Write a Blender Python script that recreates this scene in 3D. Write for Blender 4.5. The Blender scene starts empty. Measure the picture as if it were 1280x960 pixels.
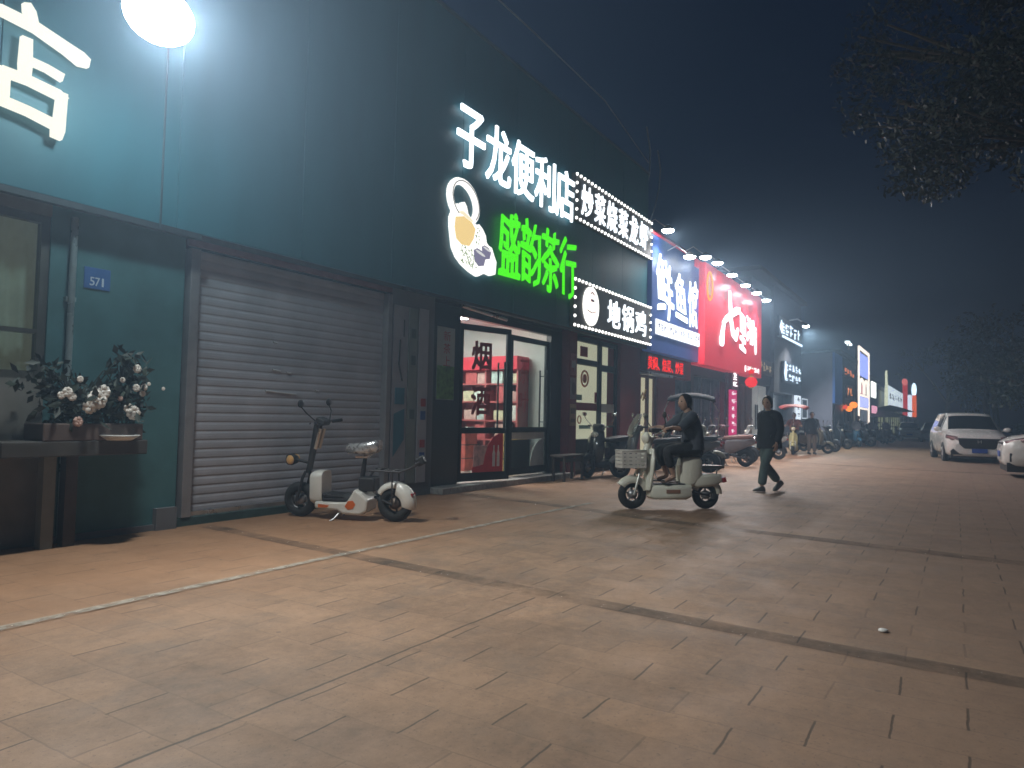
HAZE = .0078
import bpy, bmesh, math, random
from mathutils import Vector, Matrix
random.seed(7)
S = bpy.context.scene
COL = S.collection
PI = math.pi
R = math.radians

# ------------------------------------------------------------------ materials
MATS = {}
def nt(m):
    m.use_nodes = True
    return m.node_tree.nodes, m.node_tree.links

def mat(name, col, rough=.6, metal=0., var=.12, scale=6., bump=0., coat=0., spec=.5, sheen=0., stretch=None):
    """principled paint / plastic / cloth with mottled colour and roughness"""
    if name in MATS: return MATS[name]
    m = bpy.data.materials.new(name); N, L = nt(m)
    b = N['Principled BSDF']
    b.inputs['Roughness'].default_value = rough
    b.inputs['Metallic'].default_value = metal
    b.inputs['Coat Weight'].default_value = coat
    b.inputs['Specular IOR Level'].default_value = spec
    b.inputs['Base Color'].default_value = (*col, 1)
    if var:
        tc = N.new('ShaderNodeTexCoord')
        n = N.new('ShaderNodeTexNoise'); n.inputs['Scale'].default_value = scale; n.inputs['Detail'].default_value = 5
        if stretch:
            mp = N.new('ShaderNodeMapping'); mp.inputs['Scale'].default_value = stretch
            L.new(tc.outputs['Object'], mp.inputs[0]); L.new(mp.outputs[0], n.inputs['Vector'])
        else: L.new(tc.outputs['Object'], n.inputs['Vector'])
        r = N.new('ShaderNodeValToRGB')
        r.color_ramp.elements[0].position = .3; r.color_ramp.elements[1].position = .72
        r.color_ramp.elements[0].color = (*[c*(1-var) for c in col], 1)
        r.color_ramp.elements[1].color = (*[min(1, c*(1+var)+.01*var) for c in col], 1)
        L.new(n.outputs['Fac'], r.inputs['Fac']); L.new(r.outputs['Color'], b.inputs['Base Color'])
        mr = N.new('ShaderNodeMapRange')
        mr.inputs['To Min'].default_value = max(.02, rough-.12); mr.inputs['To Max'].default_value = min(1, rough+.12)
        L.new(n.outputs['Fac'], mr.inputs['Value']); L.new(mr.outputs['Result'], b.inputs['Roughness'])
        if bump:
            bp = N.new('ShaderNodeBump'); bp.inputs['Strength'].default_value = bump; bp.inputs['Distance'].default_value = .01
            L.new(n.outputs['Fac'], bp.inputs['Height']); L.new(bp.outputs['Normal'], b.inputs['Normal'])
    MATS[name] = m
    return m

def emit(name, col, strength, lights=False):
    if name in MATS: return MATS[name]
    m = bpy.data.materials.new(name); N, L = nt(m)
    N.clear()
    o = N.new('ShaderNodeOutputMaterial'); e = N.new('ShaderNodeEmission')
    e.inputs['Color'].default_value = (*col, 1); e.inputs['Strength'].default_value = strength
    L.new(e.outputs[0], o.inputs['Surface'])
    if not lights: m.cycles.emission_sampling = 'NONE'      # small glowing things light their surroundings by chance hits only
    MATS[name] = m
    return m

def with_glow(name, col, strength, rough=.4, lights=False):
    """coloured surface with added glow: signs and panes, also some doors and walls"""
    if name in MATS: return MATS[name]
    m = mat(name, col, rough, var=.05)
    b = m.node_tree.nodes['Principled BSDF']
    b.inputs['Emission Color'].default_value = (*col, 1)
    b.inputs['Emission Strength'].default_value = strength
    if not lights: m.cycles.emission_sampling = 'NONE'
    return m

def glass(name, tint=(.9, .95, .95), clear=.88, rough=.05):
    if name in MATS: return MATS[name]
    m = bpy.data.materials.new(name); N, L = nt(m); N.clear()
    o = N.new('ShaderNodeOutputMaterial'); mx = N.new('ShaderNodeMixShader')
    t = N.new('ShaderNodeBsdfTransparent'); g = N.new('ShaderNodeBsdfGlossy')
    t.inputs[0].default_value = (*tint, 1); g.inputs['Roughness'].default_value = rough
    lw = N.new('ShaderNodeLayerWeight'); f = N.new('ShaderNodeMath'); f.operation = 'POWER'; f.inputs[1].default_value = 4; L.new(lw.outputs['Facing'], f.inputs[0])
    a = N.new('ShaderNodeMath'); a.operation = 'MULTIPLY_ADD'; a.inputs[1].default_value = .6; a.inputs[2].default_value = 1-clear
    L.new(f.outputs[0], a.inputs[0]); L.new(a.outputs[0], mx.inputs[0])
    L.new(t.outputs[0], mx.inputs[1]); L.new(g.outputs[0], mx.inputs[2]); L.new(mx.outputs[0], o.inputs['Surface'])
    MATS[name] = m
    return m

# ------------------------------------------------------------------ mesh builder
class MB:
    def __init__(s): s.v = []; s.f = []; s.mi = []; s.sm = []; s.cur = 0
    def add(s, vs, fs, smooth=False, M=None):
        b = len(s.v)
        s.v += [tuple(M @ Vector(v)) if M is not None else tuple(v) for v in vs]
        for f in fs:
            s.f.append(tuple(i+b for i in f)); s.mi.append(s.cur); s.sm.append(smooth)
        return s
    def box(s, x0, x1, y0, y1, z0, z1, M=None):
        return s.add([(x0,y0,z0),(x1,y0,z0),(x1,y1,z0),(x0,y1,z0),(x0,y0,z1),(x1,y0,z1),(x1,y1,z1),(x0,y1,z1)],
                     [(0,3,2,1),(4,5,6,7),(0,1,5,4),(1,2,6,5),(2,3,7,6),(3,0,4,7)], False, M)
    def cbox(s, c, d, rot=(0,0,0)):
        M = Matrix.Translation(c) @ Matrix.Rotation(rot[2],4,'Z') @ Matrix.Rotation(rot[1],4,'Y') @ Matrix.Rotation(rot[0],4,'X')
        return s.box(-d[0]/2,d[0]/2,-d[1]/2,d[1]/2,-d[2]/2,d[2]/2,M)
    def tube(s, pts, rad, n=10, closed=False, flat=1.):
        pts = [Vector(p) for p in pts]
        if not hasattr(rad, '__len__'): rad = [rad]*len(pts)
        rings = []; ref = None
        for i, p in enumerate(pts):
            a = pts[max(0, i-1)] if not closed else pts[i-1]
            b = pts[min(len(pts)-1, i+1)] if not closed else pts[(i+1) % len(pts)]
            d = (b-a).normalized()
            if ref is None:
                ref = Vector((0,0,1)) if abs(d.z) < .9 else Vector((0,1,0))
            u = d.cross(ref).normalized(); w = u.cross(d).normalized(); ref = w
            rings.append([p+(u*math.cos(2*PI*k/n)+w*math.sin(2*PI*k/n)*flat)*rad[i] for k in range(n)])
        return s.loft(rings, cap=not closed, closed=closed)
    def loft(s, rings, cap=True, closed=False, smooth=True):
        n = len(rings[0]); vs = [v for r in rings for v in r]; fs = []
        m = len(rings)
        for i in range(m if closed else m-1):
            j = (i+1) % m
            for k in range(n):
                fs.append((i*n+k, i*n+(k+1) % n, j*n+(k+1) % n, j*n+k))
        s.add(vs, fs, smooth)
        if cap:
            s.add(rings[0], [tuple(range(n))[::-1]], False); s.add(rings[-1], [tuple(range(n))], False)
        return s
    def lathe(s, prof, c=(0,0,0), axis='Z', n=20, closed=False):
        """profile (radius, height) turned about an axis through c"""
        rings = []
        for r, h in prof:
            ring = []
            for k in range(n):
                a = 2*PI*k/n; x, y = r*math.cos(a), r*math.sin(a)
                p = {'Z': (x,y,h), 'Y': (x,h,-y), 'X': (h,x,y)}[axis]
                ring.append((p[0]+c[0], p[1]+c[1], p[2]+c[2]))
            rings.append(ring)
        return s.loft(rings, cap=not closed, closed=closed)
    def ball(s, c, r, nu=14, nv=9, M=None):
        if not hasattr(r, '__len__'): r = (r,)*3
        vs = [(0,0,1)]; fs = []
        for i in range(1, nv):
            t = PI*i/nv
            vs += [(math.sin(t)*math.cos(2*PI*k/nu), math.sin(t)*math.sin(2*PI*k/nu), math.cos(t)) for k in range(nu)]
        vs.append((0,0,-1))
        for k in range(nu): fs.append((0, 1+k, 1+(k+1) % nu))
        for i in range(nv-2):
            for k in range(nu):
                a = 1+i*nu; b = a+nu
                fs.append((a+k, b+k, b+(k+1) % nu, a+(k+1) % nu))
        e = len(vs)-1; a = 1+(nv-2)*nu
        for k in range(nu): fs.append((a+k, e, a+(k+1) % nu))
        T = Matrix.Translation(c) @ (M or Matrix()) @ Matrix.Diagonal((*r, 1))
        return s.add(vs, fs, True, T)
    def prism(s, poly, fn, d0, d1):
        """polygon (u,v) pushed from depth d0 to d1; fn(u,v,d) gives the point"""
        n = len(poly)
        vs = [fn(u,v,d0) for u,v in poly]+[fn(u,v,d1) for u,v in poly]
        fs = [tuple(range(n))[::-1], tuple(range(n,2*n))]+[(i,(i+1)%n,n+(i+1)%n,n+i) for i in range(n)]
        return s.add(vs, fs)
    def build(s, name, m, parent=None, off=(0,0,0), bevel=0, loc=None, fix=True):
        me = bpy.data.meshes.new(name)
        o3 = loc if loc is not None else off
        me.from_pydata([(v[0]-o3[0], v[1]-o3[1], v[2]-o3[2]) for v in s.v], [], s.f)
        for mm in (m if isinstance(m, (list, tuple)) else [m]): me.materials.append(mm)
        me.polygons.foreach_set('material_index', s.mi); me.polygons.foreach_set('use_smooth', s.sm)
        if fix:
            bm = bmesh.new(); bm.from_mesh(me); bmesh.ops.recalc_face_normals(bm, faces=bm.faces); bm.to_mesh(me); bm.free()
        me.update()
        o = bpy.data.objects.new(name, me); COL.objects.link(o)
        if parent: o.parent = parent
        if loc is not None: o.location = loc
        if bevel:
            b = o.modifiers.new('edge', 'BEVEL'); b.width = bevel; b.segments = 2; b.limit_method = 'ANGLE'; b.angle_limit = R(40)
        return o

def tag(o, label=None, cat=None, group=None, kind=None):
    if label: o['label'] = label
    if cat: o['category'] = cat
    if group: o['group'] = group
    if kind: o['kind'] = kind
    return o
def thing(name, label, cat, loc=(0,0,0), rz=0., group=None):
    o = bpy.data.objects.new(name, None); COL.objects.link(o)
    o.location = loc; o.rotation_euler = (0,0,rz); o.empty_display_size = .1
    return tag(o, label, cat, group)
def copy_tree(o, parent=None):
    c = o.copy(); COL.objects.link(c)
    if parent: c.parent = parent
    for ch in list(o.children): copy_tree(ch, c)
    return c

# ------------------------------------------------------------------ lettering (Blender's built-in font turned to mesh)
GL = {}
def glyph(ch, bold):
    k = (ch, bold)
    if k in GL: return GL[k]
    c = bpy.data.curves.new('t', 'FONT'); c.body = ch; c.offset = bold; c.extrude = .5; c.resolution_u = 3
    o = bpy.data.objects.new('t', c); COL.objects.link(o)
    m = bpy.data.meshes.new_from_object(o.evaluated_get(bpy.context.evaluated_depsgraph_get()))
    vs = [v.co.copy() for v in m.vertices]; fs = [tuple(p.vertices) for p in m.polygons]
    bpy.data.objects.remove(o); bpy.data.curves.remove(c); bpy.data.meshes.remove(m)
    x0, x1 = min(v.x for v in vs), max(v.x for v in vs); y0, y1 = min(v.y for v in vs), max(v.y for v in vs)
    vs = [((v.x-x0)/(x1-x0), (v.y-y0)/(y1-y0), v.z+.5) for v in vs]
    GL[k] = (vs, fs)
    return GL[k]
def put(mb, text, O, U, V, w, h, depth=.02, bold=.02, gap=.12, warp=None):
    """characters side by side in a w x h box at O, U to the right, V up, standing out along U x V"""
    O, U, V = Vector(O), Vector(U).normalized(), Vector(V).normalized(); D = U.cross(V)
    n = len(text); cw = w/(n+gap*(n-1))
    for i, ch in enumerate(text):
        if ch == ' ': continue
        vs, fs = glyph(ch, 0.); b = i*cw*(1+gap)
        k = max(0., bold)                                            # heavier strokes: the glyph laid over itself, nudged to four sides
        for n_, (du, dv) in enumerate(((-k,-k),(k,-k*.6),(k,k),(-k,k*.6)) if k else ((0,0),)):
          out = []
          for u, v, d in vs:
            u, v = .5+(u-.5)*(1-2*k)+du, .5+(v-.5)*(1-2*k)+dv
            d = d*(1+.05*n_)
            if ch == '1': u = .3+u*.4
            elif ch == '、': u, v = u*.45, v*.32
            if warp: u, v = warp(u, v, i)
            out.append(O+U*(b+u*cw)+V*(v*h)+D*(d*depth))
          mb.add(out, fs)
    return mb
def fput(mb, text, x0, x1, z0, z1, y, depth=.02, bold=.02, gap=.12, warp=None):
    return put(mb, text, (x0,y,z0), (1,0,0), (0,0,1), x1-x0, z1-z0, depth, bold, gap, warp)

# ------------------------------------------------------------------ skin-grown bodies
def skin(J, E, root, sub=2):
    """J: name -> (x,y,z, r) or (x,y,z, rx, ry); one smooth continuous surface round the joints"""
    names = list(J); idx = {n: i for i, n in enumerate(names)}
    me = bpy.data.meshes.new('s'); me.from_pydata([J[n][:3] for n in names], [(idx[a], idx[b]) for a, b in E], [])
    o = bpy.data.objects.new('s', me); COL.objects.link(o)
    md = o.modifiers.new('k', 'SKIN'); md.use_smooth_shade = True; md.branch_smoothing = .6
    for n in names:
        d = me.skin_vertices[0].data[idx[n]]; r = J[n][3:]
        d.radius = (r[0], r[1] if len(r) > 1 else r[0]); d.use_root = (n == root)
    if sub:
        ss = o.modifiers.new('u', 'SUBSURF'); ss.levels = sub; ss.render_levels = sub
    m = bpy.data.meshes.new_from_object(o.evaluated_get(bpy.context.evaluated_depsgraph_get()))
    r = ([tuple(v.co) for v in m.vertices], [tuple(p.vertices) for p in m.polygons])
    bpy.data.objects.remove(o); bpy.data.meshes.remove(m); bpy.data.meshes.remove(me)
    return r
# ------------------------------------------------------------------ camera
cam = bpy.data.cameras.new('camera'); co = bpy.data.objects.new('camera', cam); COL.objects.link(co)
cam.sensor_width = 36; cam.lens = 884*36/1280; cam.clip_end = 2000; cam.clip_start = .05
def cam_axes(f=884., vp=(1195,532), roll=1.2):
    d = Vector(((vp[0]-640)/f, -(vp[1]-480)/f, 1)).normalized()
    h = Vector(((vp[0]+100-640)/f, -(vp[1]+100*math.tan(R(roll))-480)/f, 1))
    up = h.cross(d).normalized()
    if up.y < 0: up = -up
    y = up.cross(d)
    if y.x > 0: y = -y
    return d, y, up     # street direction, towards the shops, up, each in camera (right, up, forward)
aX, aY, aZ = cam_axes()
M = Matrix(((aX[0], aX[1], -aX[2]), (aY[0], aY[1], -aY[2]), (aZ[0], aZ[1], -aZ[2]))).to_4x4()
M.translation = (0, 0, 1.22)
co.matrix_world = M
S.camera = co
S.view_settings.view_transform = 'Standard'; S.view_settings.look = 'None'
S.view_settings.exposure = 0; S.view_settings.gamma = 1
S.render.engine = 'CYCLES'
S.cycles.use_denoising = True
S.cycles.max_bounces = 5; S.cycles.diffuse_bounces = 2; S.cycles.glossy_bounces = 2
S.cycles.use_adaptive_sampling = True; S.cycles.adaptive_threshold = .02
S.cycles.transparent_max_bounces = 12; S.cycles.volume_bounces = 0
S.cycles.sample_clamp_indirect = 4
S.cycles.caustics_reflective = False; S.cycles.caustics_refractive = False
S.cycles.filter_width = 1.6

# ------------------------------------------------------------------ night sky
w = bpy.data.worlds.new('World'); S.world = w; w.use_nodes = True
N, L = w.node_tree.nodes, w.node_tree.links
sky = N.new('ShaderNodeTexSky'); sky.sky_type = 'NISHITA'; sky.sun_disc = False
SUN_EL, SUN_AZ = R(0.0), R(200)
sky.sun_elevation = SUN_EL; sky.sun_rotation = SUN_AZ
sky.air_density = 1.5; sky.dust_density = .3; sky.ozone_density = 5
bg = N['Background']; bg.inputs['Strength'].default_value = .052
L.new(sky.outputs[0], bg.inputs['Color'])
sl = bpy.data.lights.new('moon', 'SUN'); sl.energy = .01; sl.angle = R(.5); sl.color = (.8, .88, 1)
so = bpy.data.objects.new('moon', sl); COL.objects.link(so); so.rotation_euler = (R(60), 0, R(-60))

# ------------------------------------------------------------------ paving
def paving_material():
    m = bpy.data.materials.new('paving'); N, L = nt(m); b = N['Principled BSDF']
    def mth(op, a, c=None, v=None):
        n = N.new('ShaderNodeMath'); n.operation = op
        if isinstance(a, (int, float)): n.inputs[0].default_value = a
        else: L.new(a, n.inputs[0])
        if c is not None:
            if isinstance(c, (int, float)): n.inputs[1].default_value = c
            else: L.new(c, n.inputs[1])
        return n.outputs[0]
    tc = N.new('ShaderNodeTexCoord'); sp = N.new('ShaderNodeSeparateXYZ'); L.new(tc.outputs['Object'], sp.inputs[0])
    def noise(sc, det=4, rough=.6, stretch=None):
        n = N.new('ShaderNodeTexNoise'); n.inputs['Scale'].default_value = sc; n.inputs['Detail'].default_value = det; n.inputs['Roughness'].default_value = rough
        if stretch:
            mp = N.new('ShaderNodeMapping'); mp.inputs['Scale'].default_value = stretch
            L.new(tc.outputs['Object'], mp.inputs[0]); L.new(mp.outputs[0], n.inputs['Vector'])
        else: L.new(tc.outputs['Object'], n.inputs['Vector'])
        return n.outputs['Fac']
    wob = mth('MULTIPLY', mth('SUBTRACT', noise(2.2), .5), .045)
    X = mth('ADD', sp.outputs['X'], wob); Y = mth('ADD', sp.outputs['Y'], wob)
    v = mth('DIVIDE', mth('ADD', X, 100.05), .2640); row = mth('FLOOR', v)
    u = mth('ADD', mth('DIVIDE', mth('ADD', Y, 100.21), .53), mth('MULTIPLY', row, .5)); col = mth('FLOOR', u)
    fu, fv = mth('FRACT', u), mth('FRACT', v)
    cid = N.new('ShaderNodeCombineXYZ'); L.new(row, cid.inputs[0]); L.new(col, cid.inputs[1])
    wn = N.new('ShaderNodeTexWhiteNoise'); wn.noise_dimensions = '2D'; L.new(cid.outputs[0], wn.inputs['Vector'])
    rnd = wn.outputs['Value']
    # head joints: open, dark, some filled with sand; bed joints: faint
    head = mth('LESS_THAN', fu, .017)
    head = mth('MULTIPLY', head, mth('GREATER_THAN', rnd, .42))
    head2 = mth('MULTIPLY', mth('LESS_THAN', fu, .02), .35)
    head = mth('MAXIMUM', head, head2)
    bed = mth('MULTIPLY', mth('LESS_THAN', fv, .03), mth('MULTIPLY', noise(1.1), .5))
    slot = mth('LESS_THAN', mth('ABSOLUTE', mth('SUBTRACT', Y, 2.42)), .0075)
    slot = mth('MULTIPLY', slot, mth('LESS_THAN', X, 4.2))
    joint = mth('MAXIMUM', mth('MAXIMUM', head, bed), slot)
    # base colour: pinkish tan, worn grey patches, orange near the shops
    r1 = N.new('ShaderNodeValToRGB'); e = r1.color_ramp.elements
    e[0].position = .34; e[0].color = (.165, .103, .066, 1); e[1].position = .66; e[1].color = (.385, .24, .15, 1)
    x = e.new(.5); x.color = (.28, .175, .108, 1)
    L.new(mth('ADD', mth('MULTIPLY', noise(1.2, 9, .72), .7), mth('MULTIPLY', noise(14, 6, .8), .3)), r1.inputs['Fac'])
    mx = N.new('ShaderNodeMix'); mx.data_type = 'RGBA'; mx.blend_type = 'MULTIPLY'; mx.inputs['Factor'].default_value = .30
    r2 = N.new('ShaderNodeValToRGB'); r2.color_ramp.elements[0].color = (.62, .6, .6, 1); r2.color_ramp.elements[1].color = (1.15, 1.1, 1.05, 1)
    L.new(rnd, r2.inputs['Fac']); L.new(r1.outputs['Color'], mx.inputs[6]); L.new(r2.outputs['Color'], mx.inputs[7])
    # dirt streaks along the walking direction
    st = N.new('ShaderNodeMix'); st.data_type = 'RGBA'; st.blend_type = 'MIX'
    rr = N.new('ShaderNodeMapRange'); rr.inputs['From Min'].default_value = .5; rr.inputs['From Max'].default_value = .72; rr.inputs['To Max'].default_value = .75
    L.new(noise(1.5, 8, .75, (.8, 1.2, 1)), rr.inputs['Value']); L.new(rr.outputs['Result'], st.inputs['Factor'])
    L.new(mx.outputs[2], st.inputs[6]); st.inputs[7].default_value = (.15, .112, .085, 1)
    # newer orange pavers on the shop side of the line
    og = N.new('ShaderNodeMix'); og.data_type = 'RGBA'; og.blend_type = 'MIX'
    mo = N.new('ShaderNodeMapRange'); mo.inputs['From Min'].default_value = 3.6; mo.inputs['From Max'].default_value = 5.2; mo.inputs['To Max'].default_value = .42
    L.new(mth('ADD', Y, mth('MULTIPLY', mth('SUBTRACT', noise(1.7), .5), 2.)), mo.inputs['Value'])
    L.new(mo.outputs['Result'], og.inputs['Factor']); L.new(st.outputs[2], og.inputs[6]); og.inputs[7].default_value = (.38, .18, .082, 1)
    # grey roadside paving on the far side
    gy = N.new('ShaderNodeMix'); gy.data_type = 'RGBA'; gy.blend_type = 'MIX'
    mg = N.new('ShaderNodeMapRange'); mg.inputs['From Min'].default_value = 1.2; mg.inputs['From Max'].default_value = -1.; mg.inputs['To Max'].default_value = .6
    L.new(mth('ADD', Y, mth('MULTIPLY', mth('SUBTRACT', noise(.9), .5), 1.5)), mg.inputs['Value'])
    L.new(mg.outputs['Result'], gy.inputs['Factor']); L.new(og.outputs[2], gy.inputs[6]); gy.inputs[7].default_value = (.235, .165, .13, 1)
    jm = N.new('ShaderNodeMix'); jm.data_type = 'RGBA'
    L.new(mth('MULTIPLY', joint, .72), jm.inputs['Factor']); L.new(gy.outputs[2], jm.inputs[6]); jm.inputs[7].default_value = (.035, .028, .022, 1)
    gum = N.new('ShaderNodeTexVoronoi'); gum.inputs['Scale'].default_value = 3.1; L.new(tc.outputs['Object'], gum.inputs['Vector'])
    spot = mth('MULTIPLY', mth('LESS_THAN', gum.outputs['Distance'], mth('MULTIPLY', noise(2.7), .11)), .45)
    grit = mth('MULTIPLY', mth('GREATER_THAN', noise(48, 3, .7), .63), .4)
    dm = N.new('ShaderNodeMix'); dm.data_type = 'RGBA'
    L.new(mth('MAXIMUM', spot, grit), dm.inputs['Factor']); L.new(jm.outputs[2], dm.inputs[6]); dm.inputs[7].default_value = (.07, .055, .045, 1)
    L.new(dm.outputs[2], b.inputs['Base Color'])
    rf = N.new('ShaderNodeMapRange'); rf.inputs['To Min'].default_value = .5; rf.inputs['To Max'].default_value = .85
    L.new(noise(3.1, 5), rf.inputs['Value']); L.new(rf.outputs['Result'], b.inputs['Roughness'])
    h = mth('ADD', mth('MULTIPLY', joint, -.5), mth('ADD', mth('MULTIPLY', noise(35, 4), .22), mth('MULTIPLY', noise(3.5, 4), .5)))
    bp = N.new('ShaderNodeBump'); bp.inputs['Strength'].default_value = .5; bp.inputs['Distance'].default_value = .012
    L.new(h, bp.inputs['Height']); L.new(bp.outputs['Normal'], b.inputs['Normal'])
    return m
g = MB(); g.add([(-60,-120,0),(420,-120,0),(420,120,0),(-60,120,0)], [(0,1,2,3)])
tag(g.build('ground', paving_material()), kind='structure')

def worn(name, col, lo=.35, hi=.6, sc=5., top=1.):
    """worn paint or stain: noise eats holes so that the paving below shows"""
    m = mat(name, col, .8, var=.2, scale=9); N, L = m.node_tree.nodes, m.node_tree.links
    tc = N.new('ShaderNodeTexCoord'); n = N.new('ShaderNodeTexNoise'); n.inputs['Scale'].default_value = sc; n.inputs['Detail'].default_value = 6; n.inputs['Roughness'].default_value = .7
    L.new(tc.outputs['Object'], n.inputs['Vector'])
    mr = N.new('ShaderNodeMapRange'); mr.inputs['From Min'].default_value = lo; mr.inputs['From Max'].default_value = hi; mr.inputs['To Max'].default_value = top
    L.new(n.outputs['Fac'], mr.inputs['Value']); L.new(mr.outputs['Result'], N['Principled BSDF'].inputs['Alpha'])
    return m
def strip(name, pts, wid, m, z):
    """a ribbon on the ground through pts, with slightly wavering edges"""
    q = MB(); a, b = [], []
    P = []
    for (p0, p1) in zip(pts, pts[1:]):
        n = max(2, int((Vector(p1)-Vector(p0)).length/.25))
        P += [Vector(p0).lerp(Vector(p1), k/n) for k in range(n)]
    P.append(Vector(pts[-1]))
    vs, fs = [], []
    for i, p in enumerate(P):
        d = (P[min(i+1, len(P)-1)]-P[max(i-1, 0)]).normalized(); nn = Vector((-d.y, d.x))
        w0 = wid/2*(1+random.uniform(-.07, .07)); j = nn*random.uniform(-.004, .004)
        vs += [(*(p+nn*w0+j), z), (*(p-nn*w0+j), z)]
    for i in range(len(P)-1): fs.append((2*i, 2*i+1, 2*i+3, 2*i+2))
    q.add(vs, fs)
    return tag(q.build(name, m), kind='structure')
strip('paving_band', [(4.66,6.7),(4.48,4.5),(4.33,2.5),(4.24,.7),(4.18,-1.2),(4.1,-5)], .18, worn('band_dark', (.075,.065,.055), .36, .70, 1.3, .62), .004)
strip('paving_band', [(9.0,6.95),(8.75,5),(8.2,2.67),(7.84,-.5),(7.4,-5)], .26, worn('band_grey', (.10,.08,.068), .36, .72, 1.2, .7), .004)
strip('paving_band', [(23.5,6.4),(22.15,1.8),(21.5,-5)], .45, worn('band_far', (.10,.08,.07), .4, .7, 1.2, .6), .004)
strip('road_marking', [(-2,4.40),(1.85,4.42),(4.46,4.47),(6.8,4.46),(9.25,4.43)], .085, worn('line_white', (.40,.37,.31), .28, .62, 7, .85), .008)
# ------------------------------------------------------------------ common materials
m_teal = mat('teal_panel', (.024, .128, .165), .5, var=.13, scale=1.6, stretch=(1.2,1.2,.3))
m_teal_low = mat('teal_wall', (.055, .15, .16), .7, var=.2, scale=2.5, bump=.15)
m_seam = mat('seam_dark', (.02, .05, .06), .7)
m_grey_wall = mat('grey_render', (.2, .19, .17), .85, var=.2, scale=3, bump=.2)
m_conc = mat('concrete', (.16, .16, .17), .85, var=.2, scale=1.3, bump=.2)
m_dark = mat('dark_wall', (.035, .038, .045), .7, var=.2, scale=2)
m_frame = mat('black_aluminium', (.022, .026, .03), .35, .4, var=.1)
m_red_wall = mat('red_wall', (.17, .025, .03), .6, var=.15, scale=3)
m_steel = mat('steel', (.55, .56, .58), .3, .9, var=.08)
m_white = mat('white_plaster', (.72, .72, .68), .7, var=.05)
m_black = mat('black_plastic', (.02, .02, .022), .5, var=.2, scale=12)
m_glass = glass('shop_glass', (.86, .93, .93), .93)
m_bulb = emit('bulb_white', (1, .98, .92), 3)
m_letter_white = emit('letter_white', (.88, .95, 1), 2.4, True)
m_lamp = emit('lamp_lens', (.86, .97, 1), 30)

def lamp_light(name, kind, loc, energy, color, parent, rot=None, size=.2, **k):
    l = bpy.data.lights.new(name, kind); l.energy = energy; l.color = color
    if kind == 'AREA': l.shape = 'DISK'; l.size = size
    else: l.shadow_soft_size = size
    for a, v in k.items(): setattr(l, a, v)
    o = bpy.data.objects.new(name, l); COL.objects.link(o); o.location = loc
    if rot is not None: o.rotation_euler = Vector(rot).to_track_quat('-Z', 'Y').to_euler()
    if parent: o.parent = parent
    return o

# ------------------------------------------------------------------ the long teal shop building
B = (5, 6.85, 0)
tb = thing('shop_building', 'long teal fronted shop building with roller shutter, glass shop doors and tall blank signboard', 'building', B)
def bp(mb, name, m, bev=0, parent=None): return mb.build(name, m, parent or tb, off=B, bevel=bev)
def sub(mb, name, m, parent, bev=0): return mb.build(name, m, parent, off=B, bevel=bev)
q = MB()
x = -7.0
while x < 16.8:                                                       # signboard cladding: tall panels, a hair apart
    x1 = min(x+1.59, 16.86)
    q.box(x+.004, x1-.004, 6.6, 6.64, 3.035, 7.45); x = x1
fa = bp(q, 'signboard', m_teal, .004)
q = MB(); q.box(-7, 16.85, 6.645, 6.84, 3.065, 7.44); sub(q, 'backing', m_seam, fa)
q = MB(); q.box(-7, 16.85, 6.57, 6.66, 7.452, 7.50); sub(q, 'coping', mat('coping', (.10,.12,.14), .4, .6), fa)
q = MB(); q.box(-7, 4.40, 6.585, 6.66, 2.975, 3.03); q.box(7.62, 16.85, 6.585, 6.66, 2.985, 3.03); sub(q, 'soffit_edge', mat('soffit', (.035,.045,.05), .6, .2), fa)
q = MB(); q.box(-7, 16.85, 6.86, 13.0, 3.4, 7.3); bp(q, 'upper_storey', m_dark)
# ground-floor walls between the openings
q = MB()
q.box(-7, .2, 6.85, 7.05, 0, 3.04); q.box(.2, 3.1, 6.85, 7.05, 0, 1.46); q.box(.2, 3.1, 6.85, 7.05, 2.92, 3.04)
bp(q, 'wall', m_grey_wall)
q = MB(); q.box(3.1, 4.40, 6.85, 7.05, 0, 3.04); bp(q, 'wall', m_teal_low)
q = MB(); q.box(3.16, 4.40, 6.82, 6.848, 0, .06); q.box(4.16, 4.38, 6.78, 6.848, 0, .22); bp(q, 'plinth', m_conc)
q = MB(); q.box(4.40, 7.62, 6.98, 7.05, 2.9, 3.04); bp(q, 'lintel', m_dark)
q = MB(); q.box(4.40, 7.62, 6.845, 7.1, 0, .085); bp(q, 'sill', mat('dark_green_sill', (.04,.075,.07), .8, var=.2))
# window at the far end, curtain given a warm glow in place of room light
wd = thing('window', None, None); wd.parent = tb; wd.location = (0,0,0)
q = MB()
for xx in (.2, 1.25, 2.28, 3.03): q.box(xx, xx+.07, 6.87, 6.95, 1.46, 2.92)
q.box(.2, 3.1, 6.872, 6.948, 1.46, 1.53); q.box(.2, 3.1, 6.872, 6.948, 2.85, 2.92); q.box(.2, 3.1, 6.874, 6.937, 1.86, 1.90)
sub(q, 'frame', mat('bronze_frame', (.12,.115,.10), .45, .5), wd)
q = MB(); q.box(.22, 3.08, 6.905, 6.911, 1.48, 2.9); sub(q, 'pane', m_glass, wd)
q = MB()
vs = []; n = 90
for i in range(n+1):
    xx = .2+2.9*i/n; yy = 7.06+.025*math.sin(i*1.3)+.01*math.sin(i*3.1)
    vs += [(xx, yy, 1.3), (xx, yy, 2.95)]
q.add(vs, [(2*i, 2*i+2, 2*i+3, 2*i+1) for i in range(n)], True)
cm = mat('curtain', (.40,.40,.33), .9, var=.25, scale=3)
cm.node_tree.nodes['Principled BSDF'].inputs['Emission Color'].default_value = (.55, .5, .3, 1)
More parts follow.
